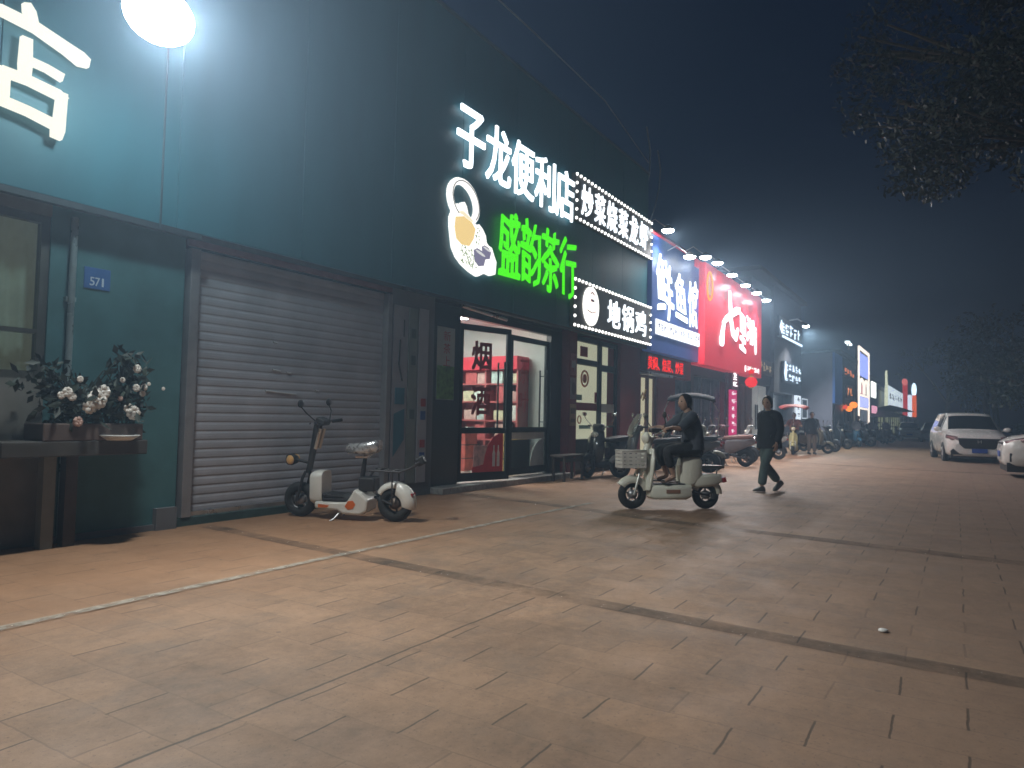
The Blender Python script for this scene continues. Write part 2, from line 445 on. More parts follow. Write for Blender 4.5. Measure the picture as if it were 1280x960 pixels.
cm.node_tree.nodes['Principled BSDF'].inputs['Emission Strength'].default_value = .10
sub(q, 'curtain', cm, wd)
q = MB(); q.tube([(3.27,6.80,.05),(3.27,6.80,2.95)], .028, 12); q.cbox((3.27,6.83,2.2),(.09,.05,.04)); q.cbox((3.27,6.83,1.1),(.09,.05,.04))
bp(q, 'downpipe', mat('pipe_grey', (.35,.42,.42), .3, .5))
# house-number plate
q = MB(); q.box(3.39, 3.63, 6.835, 6.848, 2.33, 2.53)
pl = bp(q, 'number_plate', mat('plate_blue', (.05,.13,.34), .4, var=.1), .004)
q = MB(); fput(q, '571', 3.44, 3.58, 2.36, 2.44, 6.835, .003, .01); sub(q, 'lettering', mat('plate_ink', (.55,.62,.7), .5), pl)

# roller shutter
q = MB(); z = .1; k = 0
while z < 2.9:
    z1 = min(z+.098, 2.955); zm = (z+z1)/2
    q.add([(4.56,6.937,z),(7.54,6.937,z),(7.54,6.937,z+.010),(4.56,6.937,z+.010),(4.56,6.93,z+.022),(7.54,6.93,z+.022),(4.56,6.9285,zm),(7.54,6.9285,zm),(4.56,6.93,z1-.02),(7.54,6.93,z1-.02),(4.56,6.937,z1),(7.54,6.937,z1)],
          [(0,1,2,3),(3,2,5,4),(4,5,7,6),(6,7,9,8),(8,9,11,10)])
    z = z1
sh = bp(q, 'roller_shutter', mat('shutter_grey', (.40,.395,.43), .7, 0., var=.16, scale=1.7))
for xa, xb in ((4.46,4.57),(7.53,7.62)):
    q = MB(); q.box(xa,xb,6.83,6.97,.09,2.93); sub(q, 'guide_rail', mat('rail_grey', (.30,.29,.30), .5, .4), sh, .006)
q = MB(); q.box(4.44,7.62,6.84,6.9,2.96,3.03); sub(q, 'header_trim', mat('faded_red', (.22,.085,.085), .6, var=.2), sh, .01)
q = MB(); q.box(4.58,7.52,6.90,6.965,.085,.135); q.box(5.93,6.2,6.885,6.905,.30,.34); sub(q, 'bottom_bar', m_steel, sh)
# chalk scrawls, left over stickers
for (xa, za, xb, zb) in ((5.53,1.46,5.99,1.435),(5.62,1.72,5.74,1.705),(5.83,1.70,5.9,1.69),(5.62,2.05,5.68,2.04),(6.3,1.5,6.36,1.49)):
    q = MB(); q.tube([(xa,6.918,za),(xb,6.918,zb)], .010, 6); sub(q, 'chalk_mark', mat('chalk', (.6,.6,.6), .9), sh)

# wall with paper boards between shutter and shop door
q = MB(); q.box(7.62, 8.46, 6.86, 7.05, 0, 3.04); q.box(8.46,8.62,6.86,7.0,0,3.04); bp(q, 'wall', m_conc)
# tea shop front: step, black portal, open leaf, fixed leaf
q = MB(); q.box(8.62, 13.0, 6.62, 7.4, 0, .10); bp(q, 'door_step', mat('granite', (.30,.29,.28), .6, var=.25, scale=20), .01)
q = MB(); q.box(8.63, 9.36, 6.9, 7.02, .10, 2.98); q.box(12.45, 12.9, 6.9, 7.02, .10, 2.98); q.box(9.36, 12.45, 6.9, 7.02, 2.86, 2.98)
bp(q, 'door_surround', mat('black_panel', (.026,.033,.038), .35, var=.02), .008)
q = MB(); q.tube([(9.25,6.80,3.0),(10.6,6.80,2.94)], .03, 8); bp(q, 'awning_rail', m_steel)
def leaf(name, x0, y0, x1, y1, z0, z1, handle):
    d = Vector((x1-x0, y1-y0, 0)); L_ = d.length; a = math.atan2(d.y, d.x)
    e = thing(name, None, None, (x0-B[0], y0-B[1], 0), a); e.parent = tb
    f = MB(); s = .085
    f.box(0, s, -.025, .025, z0, z1); f.box(L_-s, L_, -.025, .025, z0, z1); f.box(s, L_-s, -.024, .024, z0, z0+.14); f.box(s, L_-s, -.024, .024, z1-.1, z1); f.box(s, L_-s, -.02, .02, .92, 1.02)
    f.build('frame', m_frame, e, bevel=.004)
    f = MB(); f.box(s-.01, L_-s+.01, -.005, .005, z0+.1, z1-.08); f.build('pane', m_glass, e)
    f = MB()
    for sgn in (-1, 1):
        f.tube([(handle*L_,sgn*.085,1.0),(handle*L_,sgn*.085,2.15)], .017, 10)
        for hz in (1.12, 2.03): f.tube([(handle*L_,sgn*.085,hz),(handle*L_,0,hz)], .01, 6)
    f.build('handle', m_frame, e)
    return e, L_
m_ink = mat('red_vinyl', (.30,.03,.035), .5)
dl, Ld = leaf('door', 9.36, 6.93, 10.46, 6.62, .13, 2.74, .83)
q = MB(); put(q, '烟', (.27,-.0085,1.98), (1,0,0), (0,0,1), .44, .5, .002, .03); q.build('lettering', m_ink, dl); q = MB(); put(q, '酒', (.27,-.0085,1.22), (1,0,0), (0,0,1), .44, .5, .002, .03); q.build('lettering', m_ink, dl)
q = MB()                                                             # red sticker with pale bottles in its curve
q.prism([(.33,.26),(.33+.68,.26),(.33+.68,.92),(.9,.92),(.78,.86),(.66,.72),(.6,.55),(.57,.4),(.33,.36)], lambda u,v,d: (u,d,v), -.012, -.0075)
st = q.build('sticker', mat('sticker_red', (.55,.03,.05), .35, var=.15), dl)
q = MB(); q.prism([(.36,.36),(.57,.4),(.6,.55),(.66,.72),(.36,.72)], lambda u,v,d: (u,d,v), -.0125, -.0077); q.build('sticker_print', mat('sticker_pink', (.62,.36,.33), .4, var=.3, scale=14), st)
for bx in (.80, .90):
    q = MB(); q.prism([(bx-.03,.36),(bx+.03,.36),(bx+.03,.58),(bx+.012,.64),(bx+.012,.72),(bx-.012,.72),(bx-.012,.64),(bx-.03,.58)], lambda u,v,d: (u,d,v), -.015, -.0122); q.build('bottle_print', mat('print_white', (.75,.68,.66), .4), st)
d2, L2 = leaf('door', 11.05, 7.0, 12.44, 6.98, .13, 2.74, .9)
q = MB(); put(q, '茶', (.32,-.0085,1.85), (1,0,0), (0,0,1), .36, .5, .002, .0); q.build('lettering', m_ink, d2); q = MB(); put(q, '叶', (.32,-.0085,1.3), (1,0,0), (0,0,1), .36, .4, .002, .0); q.build('lettering', m_ink, d2)
q = MB(); arc = [(L2-.12+(-.5)*math.cos(t), .27+.52*math.sin(t)) for t in [k*PI/2/10 for k in range(11)]]
q.prism([(L2-.12,.27)]+arc, lambda u,v,d: (u,d,v), -.012, -.0075); q.build('sticker', mat('sticker_white', (.62,.66,.64), .4, var=.1), d2); q = MB(); q.box(.09, L2-.09, -.012, -.0075, .79, .93); q.build('sticker', mat('sticker_white', (.62,.66,.64), .4, var=.1), d2)
q = MB(); q.box(.09, L2-.65, -.0115, -.0072, .27, .78); q.build('sticker', mat('sticker_black', (.03,.05,.05), .4), d2)
# room behind the tea shop doors
q = MB(); q.box(8.7,12.95,10.4,10.5,.1,3.3); q.box(8.6,8.7,7.06,10.4,.1,3.3); q.box(12.95,13.05,7.06,10.4,.1,3.3); q.box(8.7,12.95,7.06,10.4,3.2,3.3)
bp(q, 'interior_wall', m_white)
q = MB(); q.box(8.7,12.95,7.06,10.4,.05,.105); bp(q, 'interior_floor', mat('floor_tile', (.45,.43,.40), .25, var=.05))
for lx, ly in ((9.9,8.3),(11.3,8.3),(10.6,9.6)):
    q = MB(); q.box(lx-.3,lx+.3,ly-.3,ly+.3,3.175,3.199); bp(q, 'ceiling_panel', emit('ceiling_panel', (1,.97,.9), 46, True))
q = MB(); q.box(-7, 16.85, 6.645, 6.9, 3.041, 3.06); q.box(8.63,12.9,6.9,7.06,2.985,3.2); bp(q, 'soffit', m_dark)
# restaurant front in the same building: red pillars, frosted lit panes
m_brick_paper = mat('pillar_posters', (.15,.085,.08), .6, var=.45, scale=5)
for a in ((12.9,13.25,6.72),(15.65,16.84,6.78)):
    q = MB(); q.box(a[0],a[1],a[2],7.05,0,3.04); bp(q, 'pillar', m_red_wall, .01)
q = MB()
for xx, ww in ((13.25,.1),(14.62,.16),(15.55,.1)): q.box(xx, xx+ww, 6.86, 6.98, .1, 2.98)
q.box(13.35,14.62,6.87,6.97,2.38,2.5); q.box(14.78,15.55,6.87,6.97,2.30,2.44); q.box(13.35,15.55,6.872,6.968,2.88,2.98); q.box(13.35,14.62,6.87,6.97,.1,.75); q.box(14.78,15.55,6.87,6.97,.1,.3)
rf = bp(q, 'shop_window', m_frame, .004)
m_frost = with_glow('frosted_lit', (.56,.57,.40), .62, .5, True)
q = MB(); q.box(13.36,14.61,6.91,6.92,.76,2.37); q.box(13.36,14.61,6.91,6.92,2.51,2.87); sub(q, 'pane', m_frost, rf)
q = MB(); q.box(14.79,15.17,6.91,6.92,.3,2.29); q.box(14.79,15.2,6.91,6.92,2.45,2.87); sub(q, 'pane', m_frost, rf)
q = MB(); q.box(15.172,15.54,6.91,6.92,.3,2.29); q.box(15.202,15.54,6.91,6.92,2.45,2.87); sub(q, 'pane', mat('red_film', (.24,.05,.05), .5), rf)
q = MB(); q.box(13.37,14.6,6.895,6.908,1.38,1.55); sub(q, 'sticker', mat('red_strip', (.33,.035,.04), .5), rf)
for a in ((13.75,14.1,2.56,2.78),(14.5,14.6,1.56,1.8)):
    q = MB(); q.box(a[0],a[1],6.895,6.908,a[2],a[3]); sub(q, 'sticker', MATS['red_strip'], rf)
q = MB(); q.box(14.80,15.53,6.885,6.9,1.35,1.55); sub(q, 'sticker', mat('pale_strip', (.5,.52,.47), .5), rf)
q = MB()
pts = [(13.98+.17*math.cos(t), 6.903, 2.08+.17*math.sin(t)) for t in [k*PI/12 for k in range(24)]]
q.tube(pts, .022, 6, closed=True); q.prism([(13.98+.1*math.cos(k*PI/6), 2.08+.1*math.sin(k*PI/6)) for k in range(12)], lambda u,v,d: (u,d,v), 6.895, 6.908)
pts = [(13.75+.08*math.cos(t), 6.903, 1.18+.08*math.sin(t)) for t in [k*PI/12 for k in range(24)]]; q.tube(pts, .014, 6, closed=True)
sub(q, 'sticker', mat('orange_print', (.6,.22,.10), .5), rf)
q = MB(); q.box(13.5,13.85,6.897,6.908,1.6,1.72); q.box(13.75,14.3,6.897,6.908,.98,1.06); sub(q, 'sticker', mat('green_print', (.25,.45,.38), .5), rf)

# ------------------------------------------------------------------ loose papers and boards on the walls
def board(name, label, cat, x0, x1, z0, z1, y, m, bev=.003, group=None, th=.02):
    o = MB().box(x0,x1,y-th,y,z0,z1).build(name, m, loc=((x0+x1)/2,y,z0), bevel=bev)
    return tag(o, label, cat, group)
def child(mb, name, m, o): return mb.build(name, m, o, off=tuple(o.location))
o = board('menu_board', 'pale board with a blue lower panel, fixed beside the roller shutter', 'board', 7.66, 7.98, .25, 2.8, 6.858, mat('board_mauve', (.30,.29,.32), .6, var=.1))
q = MB(); q.box(7.72,7.92,6.828,6.839,1.36,1.6); q.add([(7.7,6.83,.6),(7.93,6.83,.85),(7.93,6.83,1.3),(7.7,6.83,1.22)], [(0,1,2,3)]); child(q, 'print', mat('print_teal', (.05,.16,.22), .5), o)
q = MB(); q.tube([(7.80,6.832,2.3),(7.78,6.832,1.95),(7.86,6.832,1.7)], .012, 6); q.tube([(7.88,6.832,2.6),(7.88,6.832,2.35)], .008, 6); child(q, 'brush_stroke', m_black, o)
o = board('menu_board', 'narrow grey green board with small square pictures, second from the roller shutter', 'board', 8.0, 8.2, .2, 2.8, 6.856, mat('board_green', (.20,.225,.21), .6, var=.12))
for zz in (1.15, 1.95, 2.35):
  q = MB(); q.box(8.05,8.15,6.828,6.837,zz,zz+.14); child(q, 'picture', mat('print_dark', (.09,.11,.11), .6), o)
o = board('menu_board', 'white board with red and blue squares, beside the black shop door surround', 'board', 8.23, 8.45, .2, 2.82, 6.854, mat('board_white', (.36,.36,.40), .5, var=.08))
q = MB(); q.box(8.30,8.41,6.825,6.836,1.34,1.46); child(q, 'picture', mat('print_red', (.33,.05,.06), .5), o); q = MB(); q.box(8.30,8.41,6.825,6.836,.72,.84); child(q, 'picture', mat('print_red', (.33,.05,.06), .5), o)
q = MB(); q.box(8.30,8.41,6.825,6.836,1.14,1.27); child(q, 'picture', mat('print_blue', (.04,.09,.28), .5), o); q = MB(); q.box(8.30,8.41,6.825,6.836,.52,.65); child(q, 'picture', mat('print_blue', (.04,.09,.28), .5), o)
o = board('poster', 'white poster with red brush characters and a green tea field below', 'poster', 8.74, 9.20, 1.46, 2.62, 6.898, mat('poster_white', (.42,.46,.44), .5, var=.06), .001, th=.006)
q = MB(); q.box(8.75,9.19,6.886,6.8915,1.47,2.0); child(q, 'tea_field', mat('tea_green', (.12,.24,.07), .6, var=.5, scale=14), o)
q = MB()
for i, ch in enumerate('新茶上'): fput(q, ch, 8.9, 9.08, 2.4-.2*i, 2.56-.2*i, 6.8905, .002, .0)
child(q, 'lettering', mat('poster_ink', (.35,.05,.05), .6), o)
for i, (z0, z1, c, lb) in enumerate(((2.1,2.55,(.28,.10,.10),'small red poster with an arrow shape, topmost on the red pillar'),(1.6,2.05,(.20,.15,.14),'brown poster with a round emblem, second from the top of the red pillar'),(1.05,1.5,(.30,.17,.08),'orange poster with two rows of print, lowest on the red pillar'))):
    o = board('poster', lb, 'poster', 12.94, 13.22, z0, z1, 6.718, mat('pillar_poster_%d' % i, c, .6, var=.3, scale=8), .001, th=.008)
    q = MB()
    if i == 0: q.prism([(12.98,2.25),(13.1,2.25),(13.1,2.18),(13.19,2.32),(13.1,2.46),(13.1,2.39),(12.98,2.39)], lambda u,v,d: (u,d,v), 6.704, 6.7098)
    elif i == 1: q.prism([(13.08+.09*math.cos(k*PI/8), 1.82+.13*math.sin(k*PI/8)) for k in range(16)], lambda u,v,d: (u,d,v), 6.704, 6.7098)
    else: q.box(12.98,13.18,6.704,6.7098,1.3,1.42); q.box(12.98,13.18,6.704,6.7098,1.12,1.2)
    child(q, 'print', mat('poster_mark_%d' % i, tuple(v*.45 if i != 0 else .36+v*.1 for v in c), .6), o)

# shelving and goods in the tea shop, seen through the door glass
O = (12.7, 8.9, .105)
e = thing('shop_shelf', 'red shelving unit loaded with cartons inside the bright tea shop', 'shelf', O)
m_shr = mat('shelf_red', (.45,.09,.09), .45)
q = MB(); q.box(12.88,12.92,7.7,10.2,.105,2.2); q.build('back_panel', m_shr, e, off=O)
for zz in (.3,.7,1.1,1.5,1.88):
    q = MB(); q.box(12.5,12.878,7.74,10.16,zz,zz+.03); q.build('shelf_board', m_shr, e, off=O)
for yy in (7.7,8.5,9.3,10.16):
    q = MB(); q.box(12.49,12.877,yy,yy+.04,.105,2.2); q.build('side_panel', m_shr, e, off=O)
q = MB(); q.box(12.44,12.92,7.7,10.2,2.203,2.48); q.build('header', with_glow('header_red', (.55,.02,.04), .3), e, off=O)
rs_ = random.Random(9); k = 0
cols = [((.55,.10,.10),'red'),((.78,.76,.70),'white'),((.70,.62,.42),'cream'),((.52,.60,.56),'pale green'),((.66,.40,.36),'pink')]
for zz, row in ((.33,'bottom shelf'),(.73,'second lowest shelf'),(1.13,'middle shelf'),(1.53,'second highest shelf'),(1.91,'top shelf')):
    yy = 7.76; j = 0
    while yy < 9.95:
        w_ = rs_.uniform(.2,.32); h_ = rs_.uniform(.2,.26 if zz > 1.9 else .33); c, cn = cols[(k*3+j) % 5]
        if any(yy < d < yy+w_+.02 for d in (8.52,9.32,10.16)): yy = [d for d in (8.55,9.35,10.3) if d > yy][0]; continue
        o = MB().box(12.53,12.84,yy,yy+w_,zz+.001,zz+h_).build('carton', mat('carton_'+cn.replace(' ','_'), c, .5, var=.3, scale=9), loc=(12.68,yy+w_/2,zz), bevel=.004)
        tag(o, '%s carton, %s from the street on the %s of the red shelving' % (cn, ('first','second','third','fourth','fifth','sixth','seventh','eighth','ninth')[j], row), 'carton', 'cartons on the red shelving')
        yy += w_+.03; j += 1
    k += 1
for i, (xx, yy, c, lb) in enumerate(((11.5,8.3,(.55,.10,.08),'red floor stack of drink cartons just inside the open door'),(12.0,7.4,(.7,.42,.12),'orange floor stack of drink cartons behind the gap between the doors'))):
    o = MB().box(xx,xx+.42,yy,yy+.45,.106,.95-.1*i).build('carton_stack', mat('stack_%d' % i, c, .5, var=.35, scale=7), loc=(xx+.2,yy+.2,.106), bevel=.006)
    q = MB()
    for z in (.35,.62): q.box(xx-.003,xx+.423,yy-.003,yy+.453,z,z+.02)
    q.build('seam', m_black, o, off=(xx+.2,yy+.2,.106)); tag(o, lb, 'cartons')
# ------------------------------------------------------------------ channel-letter signs on the teal signboard
def letters(name, label, text, x0, pitch, cw, z0, z1, y, m, depth, bold, warp=None, group=None, cat='sign', side=None):
    e = thing(name, label, cat, (x0, y, z0), 0, group)
    for i, ch in enumerate(text):
        q = MB(); fput(q, ch, x0+i*pitch, x0+i*pitch+cw, z0, z1, y-.075, depth, bold, warp=warp)
        q.build('letter', m, e, off=(x0,y,z0))
    return e
letters('shop_sign', 'row of five glowing white block characters high on the teal signboard', '子龙便利店', 8.62, .80, .76, 5.12, 6.10, 6.6, m_letter_white, .025, .011)
m_green = emit('letter_green', (.085, 1, .003), 1.0, True)
def drip(u, v, i): return u+.03*math.sin(v*7+i), v+.035*math.sin(u*9+i*2)
letters('shop_sign', 'row of four glowing green characters under the white ones', '盛韵茶行', 9.86, .725, .68, 3.6, 4.76, 6.6, m_green, .025, .008, drip)
# the single cream character at the far end
e = thing('shop_sign', 'one large cream glowing brush character alone on the teal signboard under the floodlight', 'sign', (2.7,6.6,3.6))
q = MB()
def brush(q, pts, rad, y, th=.05):
    """a brush stroke as a flat ribbon with thickness along pts (x,z) and half widths"""
    L_, R_ = [], []
    P = [Vector((*p,)) for p in pts]
    for i, p in enumerate(P):
        d = (P[min(i+1,len(P)-1)]-P[max(i-1,0)]).normalized(); nn = Vector((-d.y, d.x))
        L_.append(p+nn*rad[i]); R_.append(p-nn*rad[i])
    vs = []; n = len(P)
    for yy in (y-th, y):
        vs += [(v.x, yy, v.y) for v in L_]+[(v.x, yy, v.y) for v in R_]
    fs = []
    for i in range(n-1):
        fs += [(i, i+1, n+i+1, n+i), (2*n+i+1, 2*n+i, 3*n+i, 3*n+i+1), (i+1, i, 2*n+i, 2*n+i+1), (n+i, n+i+1, 3*n+i+1, 3*n+i)]
    fs += [(0, n, 3*n, 2*n), (n-1, 3*n-1, 4*n-1, 2*n-1)]
    q.add(vs, fs)
Y0 = 6.56
brush(q, [(2.675,4.57),(2.70,4.51),(2.73,4.43)], [0.028,0.048,0.040], Y0)                                    # dot
brush(q, [(2.28,4.36),(2.5,4.42),(2.75,4.40),(3.0,4.33),(3.12,4.29),(3.19,4.28)], [0.040,0.044,0.048,0.056,0.068,0.040], Y0)  # roof stroke
brush(q, [(2.42,4.38),(2.36,4.1),(2.24,3.7),(2.14,3.55)], [0.040,0.040,0.036,0.016], Y0)                      # long left sweep
brush(q, [(2.69,4.28),(2.69,4.05),(2.69,3.93)], [0.040,0.048,0.040], Y0-.002)                                # short upright
brush(q, [(2.70,4.10),(2.85,4.09),(2.98,4.06)], [0.032,0.032,0.036], Y0-.004)                               # short bar
brush(q, [(2.52,3.93),(2.72,3.93),(2.95,3.90),(3.0,3.86)], [0.040,0.040,0.044,0.048], Y0-.006)
brush(q, [(2.98,3.93),(2.97,3.7),(2.96,3.60),(2.95,3.52)], [0.040,0.044,0.052,0.040], Y0-.008)
brush(q, [(2.54,3.96),(2.54,3.74),(2.53,3.66)], [0.040,0.040,0.040], Y0-.010)
brush(q, [(2.5,3.69),(2.72,3.67),(2.93,3.63)], [0.040,0.040,0.044], Y0-.012)
q.build('letter', emit('letter_cream', (1,.98,.82), 1.05), e, off=(2.7,6.6,3.6))
# tea-pot picture sign
e = thing('picture_sign', 'lit cut-out picture of a tea pot with two dark cups beside the green characters', 'sign', (9.1,6.6,3.55))
O = (9.1,6.6,3.55)
def at(zx, zy): return (8.50+(zx-45)*(1.33/435), 4.93-(zy-80)*(1.43/790)*1.02)      # outline measured off the picture
out = [(75,390),(60,440),(62,520),(72,600),(85,690),(120,760),(170,810),(240,850),(305,872),(340,845),(370,820),(430,828),(470,805),(478,690),(455,640),(430,575),(400,568),(378,545),(370,490),(340,440),(305,410),(280,425),(240,400),(205,360),(190,300),(170,270),(148,285),(140,318),(110,310)]
q = MB(); q.prism([at(*p) for p in out], lambda u,v,d: (u,d,v), 6.53, 6.59); q.build('panel', emit('picture_white', (1,.98,.93), 1.35), e, off=O)
q = MB(); ring = [(170+115*math.cos(t)-18*math.sin(t), 270-165*math.sin(t)) for t in [R(-50)+k*R(280)/20 for k in range(21)]]
q.tube([(at(*p)[0], 6.555, at(*p)[1]) for p in ring], .058, 8); q.build('pot_handle', emit('picture_white', (1,.98,.93), 1.35), e, off=O)
q = MB(); q.tube([(at(*p)[0], 6.497, at(*p)[1]) for p in ring], .008, 6); q.build('handle_line', mat('line_grey', (.3,.28,.28), .6), e, off=O)
q = MB(); pot = [(95,430),(88,520),(105,610),(150,645),(215,635),(250,560),(265,470),(230,425),(160,400)]
q.prism([at(*p) for p in pot], lambda u,v,d: (u,d,v), 6.515, 6.5295); q.build('pot_body', emit('pot_gold', (1,.72,.30), .95), e, off=O)
q = MB(); q.prism([at(*p) for p in [(110,380),(160,398),(230,422),(240,412),(190,380),(150,360)]], lambda u,v,d: (u,d,v), 6.505, 6.514); q.build('pot_lid', emit('pot_cream', (1,.88,.6), 1.0), e, off=O)
for (cx_, cy_, s_) in ((310,705,1.),(372,640,.78)):
    q = MB(); q.prism([at(cx_-52*s_,cy_-50*s_), at(cx_-40*s_,cy_+40*s_), at(cx_-5*s_,cy_+78*s_), at(cx_+38*s_,cy_+60*s_), at(cx_+54*s_,cy_-20*s_), at(cx_+20*s_,cy_-62*s_), at(cx_-25*s_,cy_-75*s_)], lambda u,v,d: (u,d,v), 6.512-.002*s_, 6.5295)
    cp = q.build('cup', emit('cup_violet', (.26,.24,.36), .8), e, off=O)
    q = MB(); q.prism([at(cx_+42*s_*math.cos(k*PI/6)+14*s_*math.sin(k*PI/6), cy_-38*s_+16*s_*math.sin(k*PI/6)+10*s_*math.cos(k*PI/6)) for k in range(12)], lambda u,v,d: (u,d,v), 6.500, 6.509)
    q.build('tea', emit('tea_pale', (.8,.8,.78), .9), cp, off=O)
q = MB()
for k in range(38):
    a, b = at(random.uniform(150,285), random.uniform(655,810)); t = random.uniform(0,PI); l = random.uniform(.02,.05)
    q.tube([(a-l*math.cos(t),6.527,b-l*math.sin(t)),(a+l*math.cos(t),6.527,b+l*math.sin(t))], .006, 5)
for k in range(12):
    a, b = at(random.uniform(275,310), random.uniform(450,590)); q.ball((a,6.527,b), (.02,.006,.012), 6, 4)
q.build('tea_leaf', emit('leaf_print', (.22,.34,.14), .8), e, off=O)

def scribble(q, n, O, U, V, w, h, th=.004, seed=1):
    """small print too blurred to read: n clumps of short strokes"""
    rr = random.Random(seed); O, U, V = Vector(O), Vector(U), Vector(V); D = U.cross(V); cw = w/n
    for i in range(n):
        for k in range(6):
            a = cw*(i+.08); hz = rr.random() < .55
            u0 = a+rr.uniform(0,.3)*cw; v0 = rr.uniform(.02,.85)*h
            lu, lv = (rr.uniform(.35,.55)*cw, h*.1) if hz else (cw*.1, rr.uniform(.3,.6)*h)
            lv = min(lv, h-v0)
            c = [O+U*u0+V*v0, O+U*(u0+lu)+V*v0, O+U*(u0+lu)+V*(v0+lv), O+U*u0+V*(v0+lv)]
            e_ = th*(1+k*.12)
            q.add(c+[p+D*e_ for p in c], [(3,2,1,0),(4,5,6,7),(0,1,5,4),(1,2,6,5),(2,3,7,6),(3,0,4,7)])
    return q
# two grey boards framed with bulbs
def bulb_board(label, x0, x1, z0, z1, nx, nz, text, tx0, tx1, tz0, tz1, logo=None):
    O = ((x0+x1)/2, 6.6, z0)
    e = thing('light_box_sign', label, 'sign', O)
    q = MB(); q.box(x0,x1,6.5,6.595,z0,z1); q.build('panel', mat('sign_grey', (.115,.115,.115), .5, var=.08), e, off=O, bevel=.006)
    spots = [(x0+.03+(x1-x0-.06)*k/nx, zz, .030) for k in range(nx+1) for zz in (z0+.03, z1-.03)]+[(xx, z0+.03+(z1-z0-.06)*k/nz, .034) for k in range(1, nz) for xx in (x0+.03, x1-.03)]
    b0 = None
    for xx, zz, r_ in spots:
        if b0 is None: b0 = bb = MB().ball((0,0,0), .031, 8, 6).build('bulb', m_bulb, e)
        else: bb = b0.copy(); COL.objects.link(bb); bb.parent = e
        bb.location = (xx-O[0], 6.487-O[1], zz-O[2])
    q = MB(); fput(q, text, tx0, tx1, tz0, tz1, 6.498, .02, .009, .2); q.build('lettering', m_letter_white, e, off=O)
    if logo:
        cx, cz, rx, rz = logo
        q = MB(); q.prism([(cx+rx*math.cos(k*PI/20), cz+rz*math.sin(k*PI/20)) for k in range(40)], lambda u,v,d: (u,d,v), 6.46, 6.499)
        lg = q.build('logo_disc', emit('logo_white', (1,.98,.9), 1.6), e, off=O)
        q = MB(); q.tube([(cx-.07,6.456,cz+.26),(cx+.02,6.456,cz+.3),(cx+.1,6.456,cz+.25)], .014, 6); q.box(cx-.05,cx+.1,6.450,6.459,cz+.1,cz+.15); q.tube([(cx-.22,6.456,cz-.1),(cx,6.456,cz-.14),(cx+.2,6.456,cz-.09)], .010, 6); q.build('logo_mark', mat('logo_red', (.55,.12,.1), .6), lg, off=O)
    return e
bulb_board('upper dark sign edged with bulbs, six white characters in one row', 12.62, 16.84, 5.24, 6.2, 24, 5, '炒菜烧菜龙虾', 12.88, 16.55, 5.40, 6.05)
bulb_board('lower dark sign edged with bulbs, a white oval disc and three white characters', 12.62, 16.84, 3.06, 4.05, 25, 5, '地锅鸡', 14.25, 16.5, 3.25, 3.86, (13.37, 3.56, .36, .41))

# ------------------------------------------------------------------ red-walled restaurant with the blue sign, and the red sign
B2 = (19, 6.85, 0)
rb = thing('restaurant_building', 'narrow red walled restaurant building behind the blue sign with a lit doorway', 'building', B2)
q = MB(); q.box(16.87,17.0,6.8,7.05,0,2.4); q.box(18.2,19.6,6.8,7.05,0,2.4); q.box(16.87,21.0,6.8,7.05,2.4,6.3); q.box(16.87,21.0,7.05,13,2.4,6.2); rw = q.build('wall', m_red_wall, rb, off=B2)
q = MB(); q.box(17.0,18.2,6.93,6.94,.1,2.4); dr = q.build('door', with_glow('door_lit', (.66,.62,.42), .6, .5), rb, off=B2)
q = MB(); q.box(17.0,17.07,6.86,6.925,.1,2.4); q.box(17.6,17.72,6.86,6.925,.1,2.4); q.box(18.13,18.2,6.86,6.925,.1,2.4); q.box(17.07,18.13,6.865,6.92,2.3,2.395); q.build('frame', mat('door_brown', (.10,.04,.035), .5), dr, off=B2)
q = MB(); q.tube([(17.2,6.88,1.75),(17.33,6.88,1.9),(17.5,6.88,1.78),(17.35,6.88,1.7),(17.55,6.88,2.0)], .022, 6); q.build('wreath', mat('wreath_gold', (.5,.33,.12), .5), dr, off=B2)
def curtain_wall(x0, x1, y, z0, z1, col, parent, off, step=.11, amp=.05):
    q = MB(); n = int((x1-x0)/.03); vs = []
    for i in range(n+1):
        xx = x0+(x1-x0)*i/n; yy = y+amp*math.sin(xx/step*2)+amp*.4*math.sin(xx/step*5.3)
        vs += [(xx,yy,z0),(xx,yy,z1)]
    q.add(vs, [(2*i,2*i+2,2*i+3,2*i+1) for i in range(n)], True)
    return q.build('strip_curtain', col, parent, off=off)
curtain_wall(19.6,21.0,7.0,.05,2.4,mat('curtain_blue', (.10,.14,.20), .3, var=.3, scale=3), rb, B2)
e = thing('shop_sign', 'blue signboard with three white brush characters and five white tiles', 'sign', (19,6.6,2.95)); O = (19,6.6,2.95)
q = MB(); q.box(16.9,21.05,6.5,6.74,2.95,5.95); q.build('panel', with_glow('sign_blue', (.028,.062,.20), .32, lights=True), e, off=O, bevel=.01)  # lamps light this face; a slight glow is also put into its blue
q = MB(); q.box(16.89,21.05,6.495,6.745,5.952,6.02); q.box(20.3,21.05,6.49,6.746,5.75,5.948); q.build('top_strip', with_glow('sign_red_edge', (.50,.02,.05), .35), e, off=O)
def brushy(u, v, i): return u*(.92+.08*math.sin(v*4+i*1.7))+.03*math.sin(v*7+i)+.06*(1-v), v+.04*math.sin(u*5+i*2.1)-.05*u
for i, (ch, xa, xb, za, zb) in enumerate((('鲜',17.2,18.45,3.95,5.5),('鱼',18.62,19.62,4.0,5.35),('馆',19.75,20.62,3.95,5.3))):
    q = MB(); fput(q, ch, xa, xb, za, zb, 6.498, .02, .014, warp=lambda u,v,_,i=i: brushy(u,v,i)); q.build('letter', m_letter_white, e, off=O)
